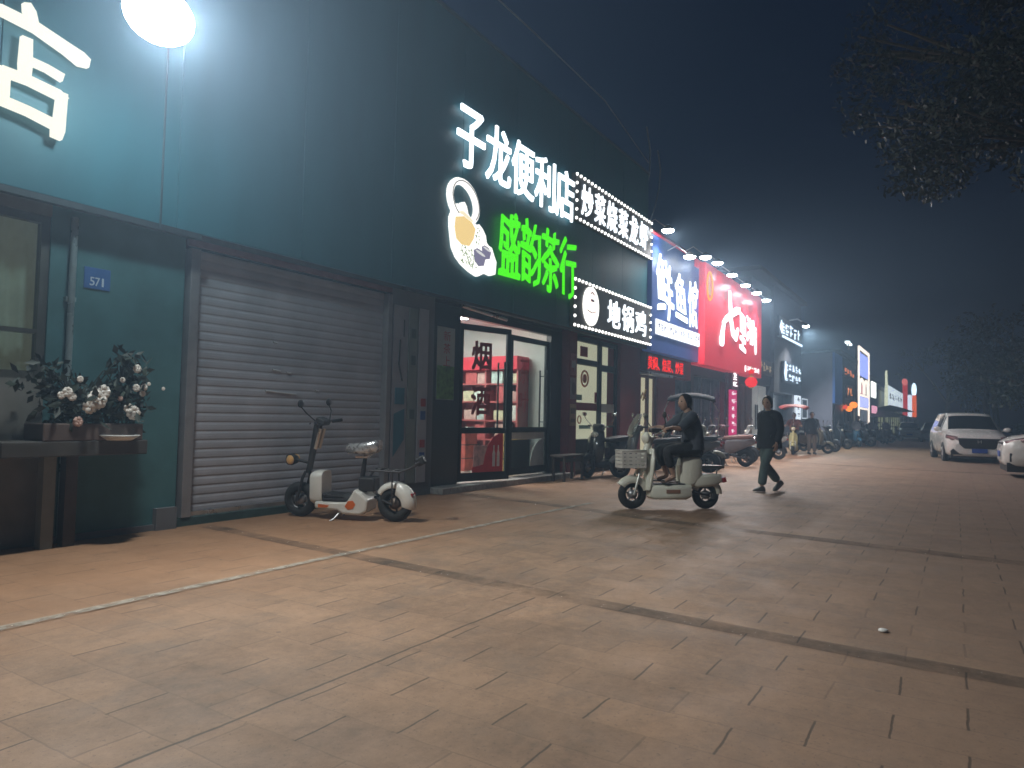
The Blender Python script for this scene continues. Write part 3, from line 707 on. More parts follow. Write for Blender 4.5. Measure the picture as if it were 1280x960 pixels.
for i, (xa, xb, t) in enumerate(((17.16,18.0,3),(18.08,18.83,3),(18.91,19.5,2),(19.58,20.15,2),(20.23,20.85,2))):
    q = MB(); q.box(xa,xb,6.46,6.498,3.40,3.80); tl = q.build('tile', emit('tile_white', (.95,.97,1), 1.5), e, off=O, bevel=.02)
    q = MB(); scribble(q, t, (xa+.09,6.4598,3.49), (1,0,0), (0,0,1), xb-xa-.18, .22, seed=i); q.build('small_print', mat('tile_ink', (.32,.34,.45), .6), tl, off=O)
e = thing('led_sign', 'red dot-matrix strip sign glowing over the lit doorway', 'sign', (18.3,6.7,2.45)); O = (18.3,6.7,2.45)
q = MB(); q.box(16.9,19.9,6.62,6.78,2.44,2.9); q.build('case', mat('led_case', (.06,.02,.025), .4), e, off=O, bevel=.01)
q = MB(); fput(q, '黄焖、烧菜、炒菜', 17.0, 19.75, 2.5, 2.84, 6.618, .008, .0, .08); q.build('lettering', emit('led_red', (1,.014,.008), 1.3, True), e, off=O)
q = MB(); q.box(16.9,18.7,6.55,6.79,2.36,2.42); q.build('ledge', m_steel, e, off=O)

B3 = (24.5, 6.85, 0)
fb = thing('restaurant_building', 'dark fronted restaurant building under the red sign with strip curtains and brown timber posts', 'building', B3)
q = MB(); q.box(21.0,28.2,6.8,13,2.6,6.0); q.box(21.0,21.3,6.8,7.1,0,2.6); q.build('wall', m_dark, fb, off=B3)
curtain_wall(21.3,24.9,7.05,.05,2.6,MATS['curtain_blue'], fb, B3)
m_wood = mat('brown_timber', (.17,.095,.07), .55, var=.25, scale=3)
for xx, ww in ((25.6,.7),(26.6,.55),(27.4,.8)):
    q = MB(); q.box(xx,xx+ww,6.72,6.95,0,2.6); q.build('post', m_wood, fb, off=B3, bevel=.02)
q = MB(); q.box(24.9,28.2,7.0,7.1,0,2.6); q.build('door', mat('door_wood', (.11,.06,.05), .5, var=.2), fb, off=B3)
e = thing('shop_sign', 'large red signboard with white brush characters under a row of spot lamps', 'sign', (24.2,6.3,2.87)); O = (24.2,6.3,2.87)
q = MB(); q.box(20.75,27.95,6.3,6.72,2.87,5.95); q.build('panel', with_glow('sign_red', (.62,.013,.03), .36, lights=True), e, off=O, bevel=.012)
q = MB()
brush(q, [(22.72,4.42),(22.55,4.1),(22.42,3.72),(22.40,3.6)], [.05,.13,.2,.10], 6.295); brush(q, [(22.55,4.32),(22.9,4.5),(23.5,4.72),(24.2,4.95),(24.6,5.02)], [.05,.10,.10,.13,.10], 6.297)
brush(q, [(23.32,5.5),(23.4,5.1),(23.5,4.6),(23.75,4.15),(24.15,4.05),(24.4,4.35)], [.06,.11,.12,.13,.15,.07], 6.299)
q.build('letter', m_letter_white, e, off=O)
for i, (ch, xa, xb, za, zb) in enumerate((('里',24.65,25.6,3.72,4.98),('湘',25.6,26.9,4.05,5.0))):
    q = MB(); fput(q, ch, xa, xb, za, zb, 6.298, .02, .014, warp=lambda u,v,_,i=i: brushy(u,v,i+3)); q.build('letter', m_letter_white, e, off=O)
q = MB(); q.prism([(26.95+.14*math.cos(k*PI/12)*(1), 4.2+.52*math.copysign(min(1,abs(math.sin(k*PI/12))**.4),math.sin(k*PI/12))) for k in range(24)], lambda u,v,d: (u,d,v), 6.27, 6.298); pill = q.build('name_pill', emit('pill_white', (1,.96,.95), 1.5), e, off=O)
q = MB()
for i in range(3): scribble(q, 1, (26.87,6.2698,4.4-.28*i), (1,0,0), (0,0,1), .16, .2, seed=20+i)
q.build('small_print', mat('pill_ink', (.5,.08,.08), .6), pill, off=O)
q = MB(); pts = [(21.15+.27*math.cos(k*PI/14), 6.29, 5.28+.42*math.sin(k*PI/14)) for k in range(28)]; q.tube(pts, .035, 8, closed=True)
em = q.build('emblem', emit('emblem_gold', (1,.42,.06), 1.1), e, off=O)
q = MB(); q.prism([(21.02,5.02),(21.28,5.02),(21.26,5.2),(21.16,5.3),(21.2,5.45),(21.12,5.55),(21.06,5.35),(21.04,5.2)], lambda u,v,d: (u,d,v), 6.28, 6.298); q.build('figure', emit('emblem_pale', (1,.5,.35), .8), em, off=O)
q = MB(); q.prism([(25.5+.1*math.cos(k*PI/8), 3.08+.12*math.sin(k*PI/8)) for k in range(16)], lambda u,v,d: (u,d,v), 6.28, 6.298)
scribble(q, 4, (25.75,6.2985,3.0), (1,0,0), (0,0,1), .85, .2, .02, 31); scribble(q, 4, (26.75,6.2985,3.0), (1,0,0), (0,0,1), .85, .2, .02, 32); q.build('small_print', emit('small_white', (1,.9,.9), 1.6), e, off=O)
# spot lamps on arms above the two signs
lamps = [(17.2,6.2,6.06,6.6),(18.03,5.9,5.52,6.5),(19.42,5.9,5.79,6.5),(20.6,5.9,5.86,6.3),(22.18,5.9,5.79,6.3),(23.87,5.9,5.75,6.3),(25.43,5.9,5.74,6.3),(26.92,5.9,5.71,6.3)]
where = ['single spot lamp between the bulb sign and the blue sign','lower spot lamp inside the top of the blue sign','second spot lamp above the blue sign, at its far corner','spot lamp over the emblem corner of the red sign','second spot lamp from the emblem along the red sign','third spot lamp from the emblem along the red sign','fourth spot lamp from the emblem along the red sign','last spot lamp at the far end of the red sign']
spot0 = None
for (x, y, z, ys), lb in zip(lamps, where):
    if spot0 is None:
        spot0 = o = thing('spot_lamp', lb, 'lamp', (x,y,z), 0, 'spot lamps above the shop signs')
        q = MB(); q.tube([(0,.62,.2),(0,.35,.32),(0,.08,.1)], .014, 8); q.build('arm', m_steel, o)
        q = MB(); q.lathe([(.03,.12),(.06,.1),(.14,.03),(.17,0),(.16,-.01)], n=18); q.build('shade', m_black, o)
        q = MB(); q.lathe([(0.001,.0),(.1,.0),(.155,-.012),(.13,-.05),(.06,-.075),(.001,-.08)], n=18); q.build('lens', emit('spot_lens', (.92,.97,1), 45), o)
        lamp_light('bulb_light', 'SPOT', (0,.03,-.12), 360, (1,.95,.92), o, (0,-.62,-1), .08, spot_size=R(160), spot_blend=.5)
    else:
        o = copy_tree(spot0); o.location = (x,y,z); o['label'] = lb
# flood lamp over the teal signboard
FL = (3.25, 5.56, 4.47)
fl = thing('flood_lamp', 'very bright white flood lamp on an arm above the roller shutter', 'lamp', (3.95,6.58,2.99))
O = (3.95,6.58,2.99)
q = MB(); q.tube([(3.95,6.585,2.99),(3.95,6.585,4.98)], .010, 8); q.tube([(3.95,6.58,4.97),(3.6,6.1,4.95),(3.28,5.64,4.62)], .022, 8); q.build('conduit', mat('conduit', (.02,.045,.055), .6), fl, off=O)
dv = Vector((.02,-.86,-.5)).normalized()
rot = dv.to_track_quat('-Z','Y').to_matrix().to_4x4()
T = Matrix.Translation(FL) @ rot
q = MB(); q.add([T @ Vector(v) for v in [(-.2,-.14,.02),(.2,-.14,.02),(.2,.14,.02),(-.2,.14,.02),(-.2,-.14,.16),(.2,-.14,.16),(.2,.14,.16),(-.2,.14,.16)]], [(0,3,2,1),(4,5,6,7),(0,1,5,4),(1,2,6,5),(2,3,7,6),(3,0,4,7)]); q.build('housing', m_black, fl, off=O, bevel=.02)
q = MB(); q.ball(T @ Vector((0,0,.0)), (.31,.225,.09), 20, 12, rot); q.build('lens', m_lamp, fl, off=O)  # lens drawn larger than the lamp, past its housing, to stand for bloom
lamp_light('flood_light', 'AREA', tuple(Vector(FL)+dv*.16-Vector(O)), 320, (1,.98,.93), fl, dv, .5)
lamp_light('spill_light', 'POINT', tuple(Vector(FL)+dv*.16-Vector(O)), 135, (.72,.96,1), fl, None, .15)
# ------------------------------------------------------------------ farther along the row
B4 = (33, 6.85, 0)
gb = thing('shop_building', 'tall dark shop building past the red sign with pale doors and two white lit signs', 'building', B4)
q = MB(); q.box(28.25,31.6,6.75,13,2.75,6.9); q.box(31.6,37.9,6.6,13,2.5,7.1); q.box(28.25,28.6,6.8,7.1,0,2.75); q.box(31.5,32.2,6.75,7.1,0,2.6); q.box(35.6,37.9,6.6,7.1,0,2.5); q.build('wall', mat('slate_wall', (.045,.042,.055), .7, var=.2, scale=1.2), gb, off=B4)
q = MB(); q.box(28.1,38.2,6.35,13.2,7.12,7.3); q.build('roof', m_dark, gb, off=B4, bevel=.03)
for xa, xb in ((28.65,29.9),(30.1,31.45)):
    q = MB(); q.box(xa,xb,6.9,6.95,.05,2.7); d = q.build('door', with_glow('door_pale', (.50,.52,.50), .28, .6), gb, off=B4, bevel=.01)  # doors are no lamps, a faint glow is added to their colour
    q = MB(); q.tube([(xb-.15,6.86,.9),(xb-.15,6.86,1.9)], .03, 8); q.tube([(xb-.45,6.86,.9),(xb-.45,6.86,1.9)], .03, 8); q.build('handle', m_black, d, off=B4)
q = MB(); q.box(32.2,35.6,7.0,7.05,.05,2.5); q.build('door', mat('door_glass_dark', (.06,.08,.09), .2), gb, off=B4)
q = MB(); q.box(32.7,33.4,6.96,6.99,.5,2.3); q.build('window', with_glow('window_dim', (.30,.33,.35), .5), gb, off=B4)
def sign_box(name, label, x0, x1, z0, z1, y, panel, n, ink, seed, th=.12, rows=1, cat='sign', print_h=.6):
    O = ((x0+x1)/2, y, z0)
    o = MB().box(x0,x1,y-th,y,z0,z1).build(name, panel, loc=O, bevel=.015); tag(o, label, cat)
    if n:
        q = MB(); hh = (z1-z0)/rows
        for r in range(rows): scribble(q, n, (x0+.06*(x1-x0),y-th-.001,z0+hh*r+hh*(1-print_h)/2), (1,0,0), (0,0,1), .88*(x1-x0), hh*print_h, .02, seed+r)
        q.build('small_print', ink, o, off=O)
    return o
sign_box('shop_sign', 'dull gold lettering on a brown board above the pale doors', 28.4, 31.4, 3.15, 3.75, 6.74, mat('board_brown', (.07,.05,.045), .5), 5, with_glow('gold_letters', (.45,.33,.17), .35), 50)
m_led = emit('led_cool', (.72,.86,1), 1.8)
o = sign_box('shop_sign', 'upper blue-white lit characters on the tall dark building', 32.0, 37.3, 4.95, 5.85, 6.59, mat('panel_navy', (.02,.03,.05), .4), 5, m_led, 60)
q = MB(); q.box(32.6,37.3,6.44,6.472,4.96,5.06); q.prism([(32.05,5.35),(32.4,5.7),(32.5,5.1)], lambda u,v,d: (u,d,v), 6.43, 6.465); q.build('light_strip', m_led, o, off=(34.65,6.59,4.95))
o = sign_box('shop_sign', 'lower blue-white lit characters in two rows above a glass doorway', 33.0, 37.4, 3.0, 3.95, 6.59, mat('panel_navy', (.02,.03,.05), .4), 5, m_led, 70, rows=2, print_h=.7)
q = MB(); q.prism([(33.05,3.4),(33.3,3.95),(33.55,3.5),(33.3,3.1)], lambda u,v,d: (u,d,v), 6.43, 6.465); q.build('logo', m_led, o, off=(35.2,6.59,3.0))
o = sign_box('upright_sign', 'upright white lit sign with dark characters beside a framed door', 35.5, 36.6, 1.35, 2.5, 6.5, emit('sign_soft_white', (.8,.9,1), 1.2), 1, m_black, 80, rows=3)
o = sign_box('framed_sign', 'grey panel in a thin lit white frame next to the upright white sign', 36.8, 38.3, 1.4, 2.4, 6.5, mat('panel_slate', (.06,.08,.11), .4), 0, None, 0)
q = MB()
for a in ((36.8,38.3,1.4,1.45),(36.8,38.3,2.35,2.4),(36.8,36.86,1.45,2.35),(38.24,38.3,1.45,2.35)): q.box(a[0],a[1],6.36,6.379,a[2],a[3])
q.build('frame', emit('frame_soft', (.75,.85,.95), .8), o, off=(37.55,6.5,1.4))
# pink vertical sign with a post, red lantern
o = sign_box('upright_sign', 'narrow pink lit banner sign with white print hanging beside a red post', 24.55, 25.35, .72, 2.3, 6.62, emit('pink_lit', (.85,.03,.20), .7, True), 1, emit('white_soft', (1,.85,.9), 1.1), 90, rows=6, th=.08)
q = MB(); q.box(24.5,25.4,6.5,6.62,2.3,2.95); O = (24.95,6.62,.72)
q.build('top_panel', mat('panel_wine', (.15,.02,.04), .5), o, off=O)
q = MB(); scribble(q, 1, (24.6,6.499,2.33), (1,0,0), (0,0,1), .7, .3, .02, 97); scribble(q, 1, (24.6,6.499,2.63), (1,0,0), (0,0,1), .7, .3, .02, 98); q.build('small_print', emit('white_lit', (1,.95,.97), 2.4), o, off=O)
o = tag(MB().tube([(24.0,6.55,0),(24.0,6.55,2.85)], .05, 10).build('sign_post', mat('post_maroon', (.12,.02,.03), .5), loc=(24.0,6.55,0)), 'thin maroon post standing beside the pink banner sign', 'post')
for (lx, lz, rr_, lb) in ((25.95,2.62,.22,'large glowing red lantern hanging under the red sign'),(26.0,3.0,.10,'small red lantern just above the large one')):
    e = thing('lantern', lb, 'lantern', (lx,6.2,lz-rr_))
    O = (lx,6.2,lz-rr_)
    q = MB(); q.lathe([(rr_*.35,-rr_*.82),(rr_*.8,-rr_*.55),(rr_,0),(rr_*.8,rr_*.55),(rr_*.35,rr_*.82)], c=(lx,6.2,lz), n=18); q.build('lamp_shade', emit('lantern_red', (1,.01,.01), 1.0, True), e, off=O)
    q = MB(); q.lathe([(rr_*.36,rr_*.82),(rr_*.36,rr_*.98)], c=(lx,6.2,lz), n=12); q.lathe([(rr_*.36,-rr_*.98),(rr_*.36,-rr_*.82)], c=(lx,6.2,lz), n=12); q.tube([(lx,6.2,lz+rr_*.98),(lx,6.2,lz+rr_*.98+.12)], .012, 6); q.build('cap', mat('lantern_gold', (.4,.25,.05), .4), e, off=O)
# lamp over the LED signs
e = thing('flood_lamp', 'small white flood lamp at the top corner of the tall dark building', 'lamp', (34.6,6.55,5.9))
O = (34.6,6.55,5.9)
q = MB(); q.tube([(34.6,6.55,5.95),(34.6,6.2,6.0),(34.6,5.95,5.85)], .03, 8); q.build('arm', m_steel, e, off=O)
q = MB(); q.cbox((34.6,5.86,5.72),(.62,.3,.14),(R(30),0,0)); q.build('housing', m_black, e, off=O, bevel=.02)
q = MB(); q.ball((34.6,5.82,5.64), (.27,.14,.06)); q.build('lens', emit('lamp_lens_far', (.95,1,.95), 30), e, off=O)
lamp_light('flood_light', 'SPOT', (0,-.76,-.4), 1700, (.95,1,.95), e, (-.1,-.5,-1), .15, spot_size=R(140), spot_blend=.5)

# grey-blue block jutting out, blue street face
B5 = (39.6, 5.9, 0)
hb = thing('block_building', 'plain grey blue flat roofed block jutting out towards the street', 'building', B5)
q = MB(); q.box(38.3,41,5.2,9,0,4.72); q.build('wall', mat('block_grey', (.15,.15,.20), .8, var=.12, scale=.8), hb, off=B5)
q = MB(); q.box(38.25,41,5.08,5.195,2.2,4.74); q.build('street_face', with_glow('block_blue', (.02,.08,.28), .12), hb, off=B5)  # plain wall face with a faint glow added to its blue
q = MB(); q.box(38.2,41.05,5.06,9.05,4.745,4.80); q.build('roof', m_dark, hb, off=B5)
q = MB(); q.box(38.6,40.8,5.14,5.196,.1,2.15); q.build('door', mat('door_black', (.03,.035,.045), .4), hb, off=B5)

# next: orange lit shop
def far_block(label, x0, x1, y0, y1, h, col, doors, parapet=.25):
    O = ((x0+x1)/2, y0, 0)
    e = thing('shop_building', label, 'building', O)
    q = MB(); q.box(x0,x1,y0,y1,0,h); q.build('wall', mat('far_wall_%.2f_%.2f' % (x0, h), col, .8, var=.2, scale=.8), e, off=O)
    q = MB(); q.box(x0-.1,x1+.1,y0-.15,y1+.1,h+.003,h+parapet); q.build('roof', m_dark, e, off=O)
    for i in range(doors):
        w_ = (x1-x0)/doors; a = x0+w_*(i+.15)
        q = MB(); q.box(a,a+w_*.7,y0-.06,y0-.003,.05,2.3); q.build('door', mat('door_far', (.05,.05,.055), .3, var=.2), e, off=O)
        q = MB(); q.box(a+w_*.33,a+w_*.36,y0-.09,y0-.062,.05,2.3); q.box(a,a+w_*.7,y0-.088,y0-.062,2.05,2.12); q.build('door_frame', m_frame, e, off=O)
    return e
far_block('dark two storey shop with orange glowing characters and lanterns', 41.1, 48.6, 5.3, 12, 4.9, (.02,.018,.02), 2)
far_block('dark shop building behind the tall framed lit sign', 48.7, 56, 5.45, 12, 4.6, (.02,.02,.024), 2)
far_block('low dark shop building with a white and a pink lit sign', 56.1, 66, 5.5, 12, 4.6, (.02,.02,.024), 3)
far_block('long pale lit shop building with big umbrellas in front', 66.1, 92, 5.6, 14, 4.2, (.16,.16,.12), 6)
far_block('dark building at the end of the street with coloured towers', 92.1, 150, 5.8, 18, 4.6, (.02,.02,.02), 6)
m_or = emit('orange_glow', (1,.25,.02), 1.8)
o = sign_box('shop_sign', 'row of dim orange glowing characters high on a dark shop', 42.2, 47.4, 3.8, 4.4, 5.29, m_dark, 4, emit('orange_dim', (1,.25,.06), .9), 110)
o = sign_box('shop_sign', 'square orange lit character panel below the orange row', 43.6, 46.2, 2.6, 3.4, 5.29, mat('panel_rust', (.12,.04,.02), .5), 2, emit('orange_mid', (1,.32,.10), 1.2), 115)
for lx, lz, rr_, m_, lb in ((45.0,2.28,.22,m_or,'bright orange lantern, highest of three by the orange shop'),(43.0,2.02,.18,m_or,'orange lantern hanging lowest, in the middle of three'),(41.4,2.08,.13,emit('red_glow', (1,.08,.03), .9),'dim red lantern beside two orange ones')):
    O = (lx,5.0,lz-rr_)
    e = thing('lantern', lb, 'lantern', O)
    q = MB(); q.lathe([(rr_*.35,-rr_*.82),(rr_*.8,-rr_*.55),(rr_,0),(rr_*.8,rr_*.55),(rr_*.35,rr_*.82)], c=(lx,5.0,lz), n=14); q.build('lamp_shade', m_, e, off=O)
    q = MB(); q.lathe([(rr_*.36,rr_*.82),(rr_*.36,rr_*1.0)], c=(lx,5.0,lz), n=10); q.tube([(lx,5.0,lz+rr_),(lx,5.4,lz+rr_+.25)], .015, 6); q.build('cap', m_black, e, off=O)
# tall framed sign
e = thing('framed_sign', 'tall lit sign in a white frame with blue bars, two arches and a small door', 'sign', (52,5.2,1.1)); O = (52,5.2,1.1)
q = MB(); q.box(49.05,55.1,5.2,5.35,1.1,6.0); q.build('panel', mat('panel_night', (.03,.035,.06), .4), e, off=O)
m_fr = emit('frame_warm', (1,.86,.74), 1.7)
q = MB()
for a in ((49.0,55.15,5.95,6.12),(49.0,55.15,3.0,3.1),(49.0,55.15,2.15,2.25),(49.0,49.16,1.0,5.95),(54.98,55.15,1.0,5.95)): q.box(a[0],a[1],5.1,5.195,a[2],a[3])
q.build('frame', m_fr, e, off=O)
q = MB()
for xx, k in ((49.7,.3),(50.9,.5),(51.8,.22),(52.7,.5),(53.8,.3)): q.box(xx,xx+k+.25,5.12,5.197,4.3,5.75)
for xx in (50.2,52.2,53.3): q.box(xx,xx+.8,5.125,5.197,4.95,5.15)
q.build('blue_bars', emit('bar_blue', (.34,.42,1), 1.4), e, off=O)
q = MB()
for c_ in (50.7,53.3):
    pts = [(c_-.95,5.15,3.15)]+[(c_-.95*math.cos(k*PI/10),5.15,3.6+.5*math.sin(k*PI/10)) for k in range(11)]+[(c_+.95,5.15,3.15)]
    q.tube(pts, .075, 6)
q.build('arch', m_fr, e, off=O)
q = MB(); q.box(50.2,51.0,5.13,5.198,3.15,3.7); q.build('pink_panel', emit('pink_soft', (.9,.3,.4), .7), e, off=O)
q = MB(); q.box(49.4,54.75,5.13,5.198,2.3,2.95); q.build('text_panel', emit('text_violet', (.5,.55,1), 1.4), e, off=O)
q = MB(); q.box(50.6,51.6,5.13,5.198,1.15,2.1); q.box(52.6,53.6,5.13,5.198,1.15,2.1); q.build('door', emit('door_grey', (.25,.28,.35), .5), e, off=O)
sign_box('shop_sign', 'white lit square sign just past the tall framed sign', 57.0, 59.8, 3.15, 4.3, 5.2, emit('sign_cream', (.95,1,.9), 2.0), 0, None, 0)
sign_box('shop_sign', 'small pink lit sign just past the tall framed sign', 57.5, 60.5, 2.0, 2.55, 5.2, emit('sign_pinkish', (1,.45,.6), 1.1), 0, None, 0)
o = sign_box('shop_sign', 'wide white lit shop sign with a dark blot behind the umbrellas', 70.5, 91.5, 2.9, 4.7, 5.2, emit('sign_cool', (.8,.92,1), 1.15), 5, mat('blot', (.08,.1,.14), .6), 131, print_h=.3)
q = MB(); q.prism([(68.4,2.7),(70.4,2.7),(70.4,4.6),(69.8,5.0),(69.6,5.9),(69.1,5.6),(69.2,4.6),(68.7,4.2)], lambda u,v,d: (u,d,v), 5.05, 5.2); q.build('cream_spire', emit('cream_lit', (.95,1,.72), .9), o, off=(81,5.2,2.9))
o = sign_box('lit_wall', 'pale green lit wall panel under the wide white sign', 66.5, 91.5, .3, 2.5, 5.55, with_glow('wall_lit', (.40,.42,.24), .45), 0, None, 0, cat='wall panel')
q = MB()
for k in range(9): q.box(67.3+k*2.7,67.5+k*2.7,5.38,5.428,.3,2.5)
q.build('mullion', m_frame, o, off=(79,5.55,.3))
for (x, y, lb) in ((66,4.6,'dark market umbrella in front of the pale lit wall, the taller one'),(60.5,4.6,'lower dark market umbrella nearer the parked scooters')):
    e = thing('umbrella', lb, 'umbrella', (x,y,0)); hh = 2.75 if x > 63 else 2.25; O = (x,y,0)
    q = MB(); q.tube([(x,y,0),(x,y,hh)], .04, 8); q.build('pole', m_steel, e, off=O)
    q = MB(); q.lathe([(1.8,hh-.5),(1.2,hh-.28),(.5,hh-.06),(.02,hh+.05)], c=(x,y,0), n=8); q.build('canopy', mat('canopy_dark', (.03,.035,.04), .8), e, off=O)
    q = MB(); q.lathe([(.3,0),(.28,.1),(.05,.14)], c=(x,y,0), n=12); q.build('base', m_conc, e, off=O)
# towers
def tower(label, x, y, w_, h, m_, head=None, hm=None, z0=0.):
    O = (x,y,0)
    e = thing('sign_tower', label, 'sign tower', O)
    q = MB(); q.box(x-w_*.3,x+w_*.3,y-.1,y+.1,0,2.2); q.build('post', m_dark, e, off=O)
    q = MB(); q.box(x-w_/2,x+w_/2,y-.25,y+.25,2.2,h); q.build('light_panel', m_, e, off=O, bevel=.05)
    if head:
        q = MB(); q.ball((x+head[0],y,h+head[2]), (head[1],.3,head[3])); q.build('head', hm, e, off=O)
tower('slim red lit tower with a flared red and white head', 93, 4.95, .42, 6.0, emit('tower_red', (.75,.02,.02), .8), (-.3,1.3,.1,.4), emit('tower_rose', (1,.22,.2), 1.0))
tower('slim white lit tower between the red one and the orange one', 104, 5.0, 1.6, 5.0, emit('tower_white', (.75,.85,1), 1.7))
tower('orange lit tower with a white flame-like head', 104.5, 4.55, 1.5, 5.0, emit('tower_orange', (1,.13,.01), 1.2), (0,.4,.7,.9), emit('tower_flame', (.65,.85,1), 3.))
e = thing('street_lamp', 'small white double lamp above the orange shop', 'lamp', (50.5,5.9,6.0)); O = (50.5,5.9,6.0)
q = MB(); q.tube([(50.5,5.9,6.0),(50.5,5.9,6.4)], .04, 8); q.build('post', m_steel, e, off=O)
q = MB(); q.cbox((50.0,5.9,6.45),(.5,.25,.12)); q.cbox((51.0,5.9,6.4),(.5,.25,.12)); q.build('lens', emit('lens_small', (.85,1,1), 3.5), e, off=O)

# cables rising from the roof corner
for i, pts in enumerate((((16.7,6.72,6.25),(17.1,6.8,7.0),(17.55,6.85,7.75),(17.45,6.8,8.3),(17.05,6.75,8.8)),((17.6,6.9,6.3),(18.0,6.85,7.0),(18.4,6.9,7.6),(18.35,6.85,8.1),(18.0,6.8,8.5)))):
    tag(MB().tube([Vector(pts[0]).lerp(Vector(pts[0]),0)]+[Vector(p) for p in pts[1:]], .022, 6).build('cable', mat('cable_grey', (.30,.33,.35), .5), loc=pts[0]), ('loose grey cable rising in a long loop above the bulb sign', 'shorter grey cable rising just behind the longer looped one')[i], 'cable')

tag(MB().tube([(-6,6.62,8.42),(0,6.6,8.36),(7,6.6,8.34),(11,6.6,8.36),(14.2,6.62,8.33),(17.2,6.75,7.9)], .014, 6).build('cable', MATS['cable_grey'], loc=(-6,6.62,8.42)), 'long straight pale cable strung above the top of the teal signboard', 'cable')

# low kerb-side slab of light paving under the far car
tag(MB().box(58,140,-1.2,1.0,.0,.06).build('pavement_edge', m_conc, bevel=.01), kind='structure')
# ------------------------------------------------------------------ two-wheelers (local x forward, z up, origin on the ground)
m_tyre = mat('tyre_rubber', (.018,.018,.018), .8, var=.2, scale=20)
m_rim = mat('rim_grey', (.30,.30,.31), .4, .7, var=.1)
m_chrome = mat('chrome', (.7,.7,.72), .15, 1., var=.03)
m_cream = mat('cream_plastic', (.74,.74,.63), .35, coat=.3, var=.06, scale=4)
m_wplast = mat('white_plastic', (.66,.65,.60), .35, coat=.3, var=.08, scale=4)
m_tail = mat('tail_red', (.35,.02,.02), .25, coat=.4)
m_head = mat('headlight_glass', (.75,.72,.62), .15, coat=.6, var=.03)
m_orange = mat('orange_paint', (.62,.13,.02), .4)
def wheel(par, x, r, tw=.05, spokes=5, rim=.62, rimm=None):
    e = thing('wheel', None, None, (x,0,r)); e.parent = par
    n = 12
    q = MB(); q.lathe([(r-tw+tw*math.cos(2*PI*k/n), tw*.95*math.sin(2*PI*k/n)) for k in range(n)], axis='Y', n=28, closed=True); q.build('tyre', m_tyre, e)
    q = MB(); q.lathe([(r-tw*1.9,-.025),(r-tw*1.55,-.02),(r-tw*1.55,.02),(r-tw*1.9,.025)], axis='Y', n=28, closed=True)
    for k in range(spokes):
        a = 2*PI*k/spokes+.3; q.tube([(.03*math.cos(a),0,.03*math.sin(a)),((r-tw*1.8)*math.cos(a),0,(r-tw*1.8)*math.sin(a))], [.016,.011], 6)
    q.lathe([(.001,-.05),(r*.30,-.04),(r*.32,0),(r*.30,.04),(.001,.05)], axis='Y', n=18); q.build('rim', rimm or m_rim, e)
    return e
def fender(q, x, r, a0, a1, wid, gap=.03, n=12, flare=0.):
    """arched strip over a wheel, from angle a0 to a1 (0 = forwards, 90 = up)"""
    rings = []
    for k in range(n+1):
        a = R(a0+(a1-a0)*k/n); c, s_ = math.cos(a), math.sin(a); rr = r+gap
        ww = wid*(1-.25*abs(2*k/n-1)**3)
        prof = [(-ww,-.055-flare),(-ww*.75,.0),(0,.018),(ww*.75,.0),(ww,-.055-flare),(ww*.9,-.058-flare),(ww*.7,-.012),(0,.006),(-ww*.7,-.012),(-ww*.9,-.058-flare)]
        rings.append([(x+c*(rr+h), y, r+s_*(rr+h)) for y, h in prof])
    q.loft(rings)
    return q
def rrect(cx, cz, hx, hz, rad, n=4):
    out = []
    for sx, sz, a0 in ((1,1,0),(-1,1,90),(-1,-1,180),(1,-1,270)):
        for k in range(n+1):
            a = R(a0+90*k/n); out.append((cx+sx*(hx-rad)+rad*math.cos(a), cz+sz*(hz-rad)+rad*math.sin(a)))
    return out
def shell(q, secs):
    """body panels from sections (x, z centre, half width, half height) with rounded corners"""
    q.loft([[(x,y,z) for y, z in rrect(0, zc, hw, hh, min(hw,hh)*.55)] for x, zc, hw, hh in secs])
    return q
def mirror(par, x, z, y, hx, hz, hy, m_=None):
    q = MB(); q.tube([(x,y,z),(x+hx*.5,y+(hy-y)*.8,z+(hz-z)*.6),(hx+x,hy,hz)], .007, 6); q.ball((hx+x,hy,hz+.03), (.015,.065,.045), 12, 8); q.build('mirror', m_ or m_black, par)

def front_end(par, x, r, top, zt, barw=.31, wheelm=None, fend=None):
    wheel(par, x, r, .055)
    q = MB()
    for s_ in (-1,1): q.tube([(x,s_*.085,r),(x-.07,s_*.085,r+.26),(x-.09,s_*.05,r+.33)], .018, 8)
    q.tube([(x-.09,0,r+.31),(top,0,zt-.06)], [.03,.024], 10); q.tube([(x,-.1,r),(x,.1,r)], .012, 8); q.build('fork', m_black if wheelm is None else wheelm, par)
    q = MB(); q.tube([(top-.14,-barw,zt+.02),(top-.04,-barw*.55,zt),(top,0,zt-.04),(top-.04,barw*.55,zt),(top-.14,barw,zt+.02)], .013, 8); hb = q.build('handlebar', m_chrome, par)
    q = MB()
    for s_ in (-1,1): q.tube([(top-.14+.0,s_*barw,zt+.02),(top-.07,s_*(barw-.11),zt+.01)], .02, 8); q.tube([(top-.02,s_*(barw-.07),zt+.0),(top-.08,s_*(barw+.02),zt+.015)], .006, 5)
    q.build('grip', m_black, hb)

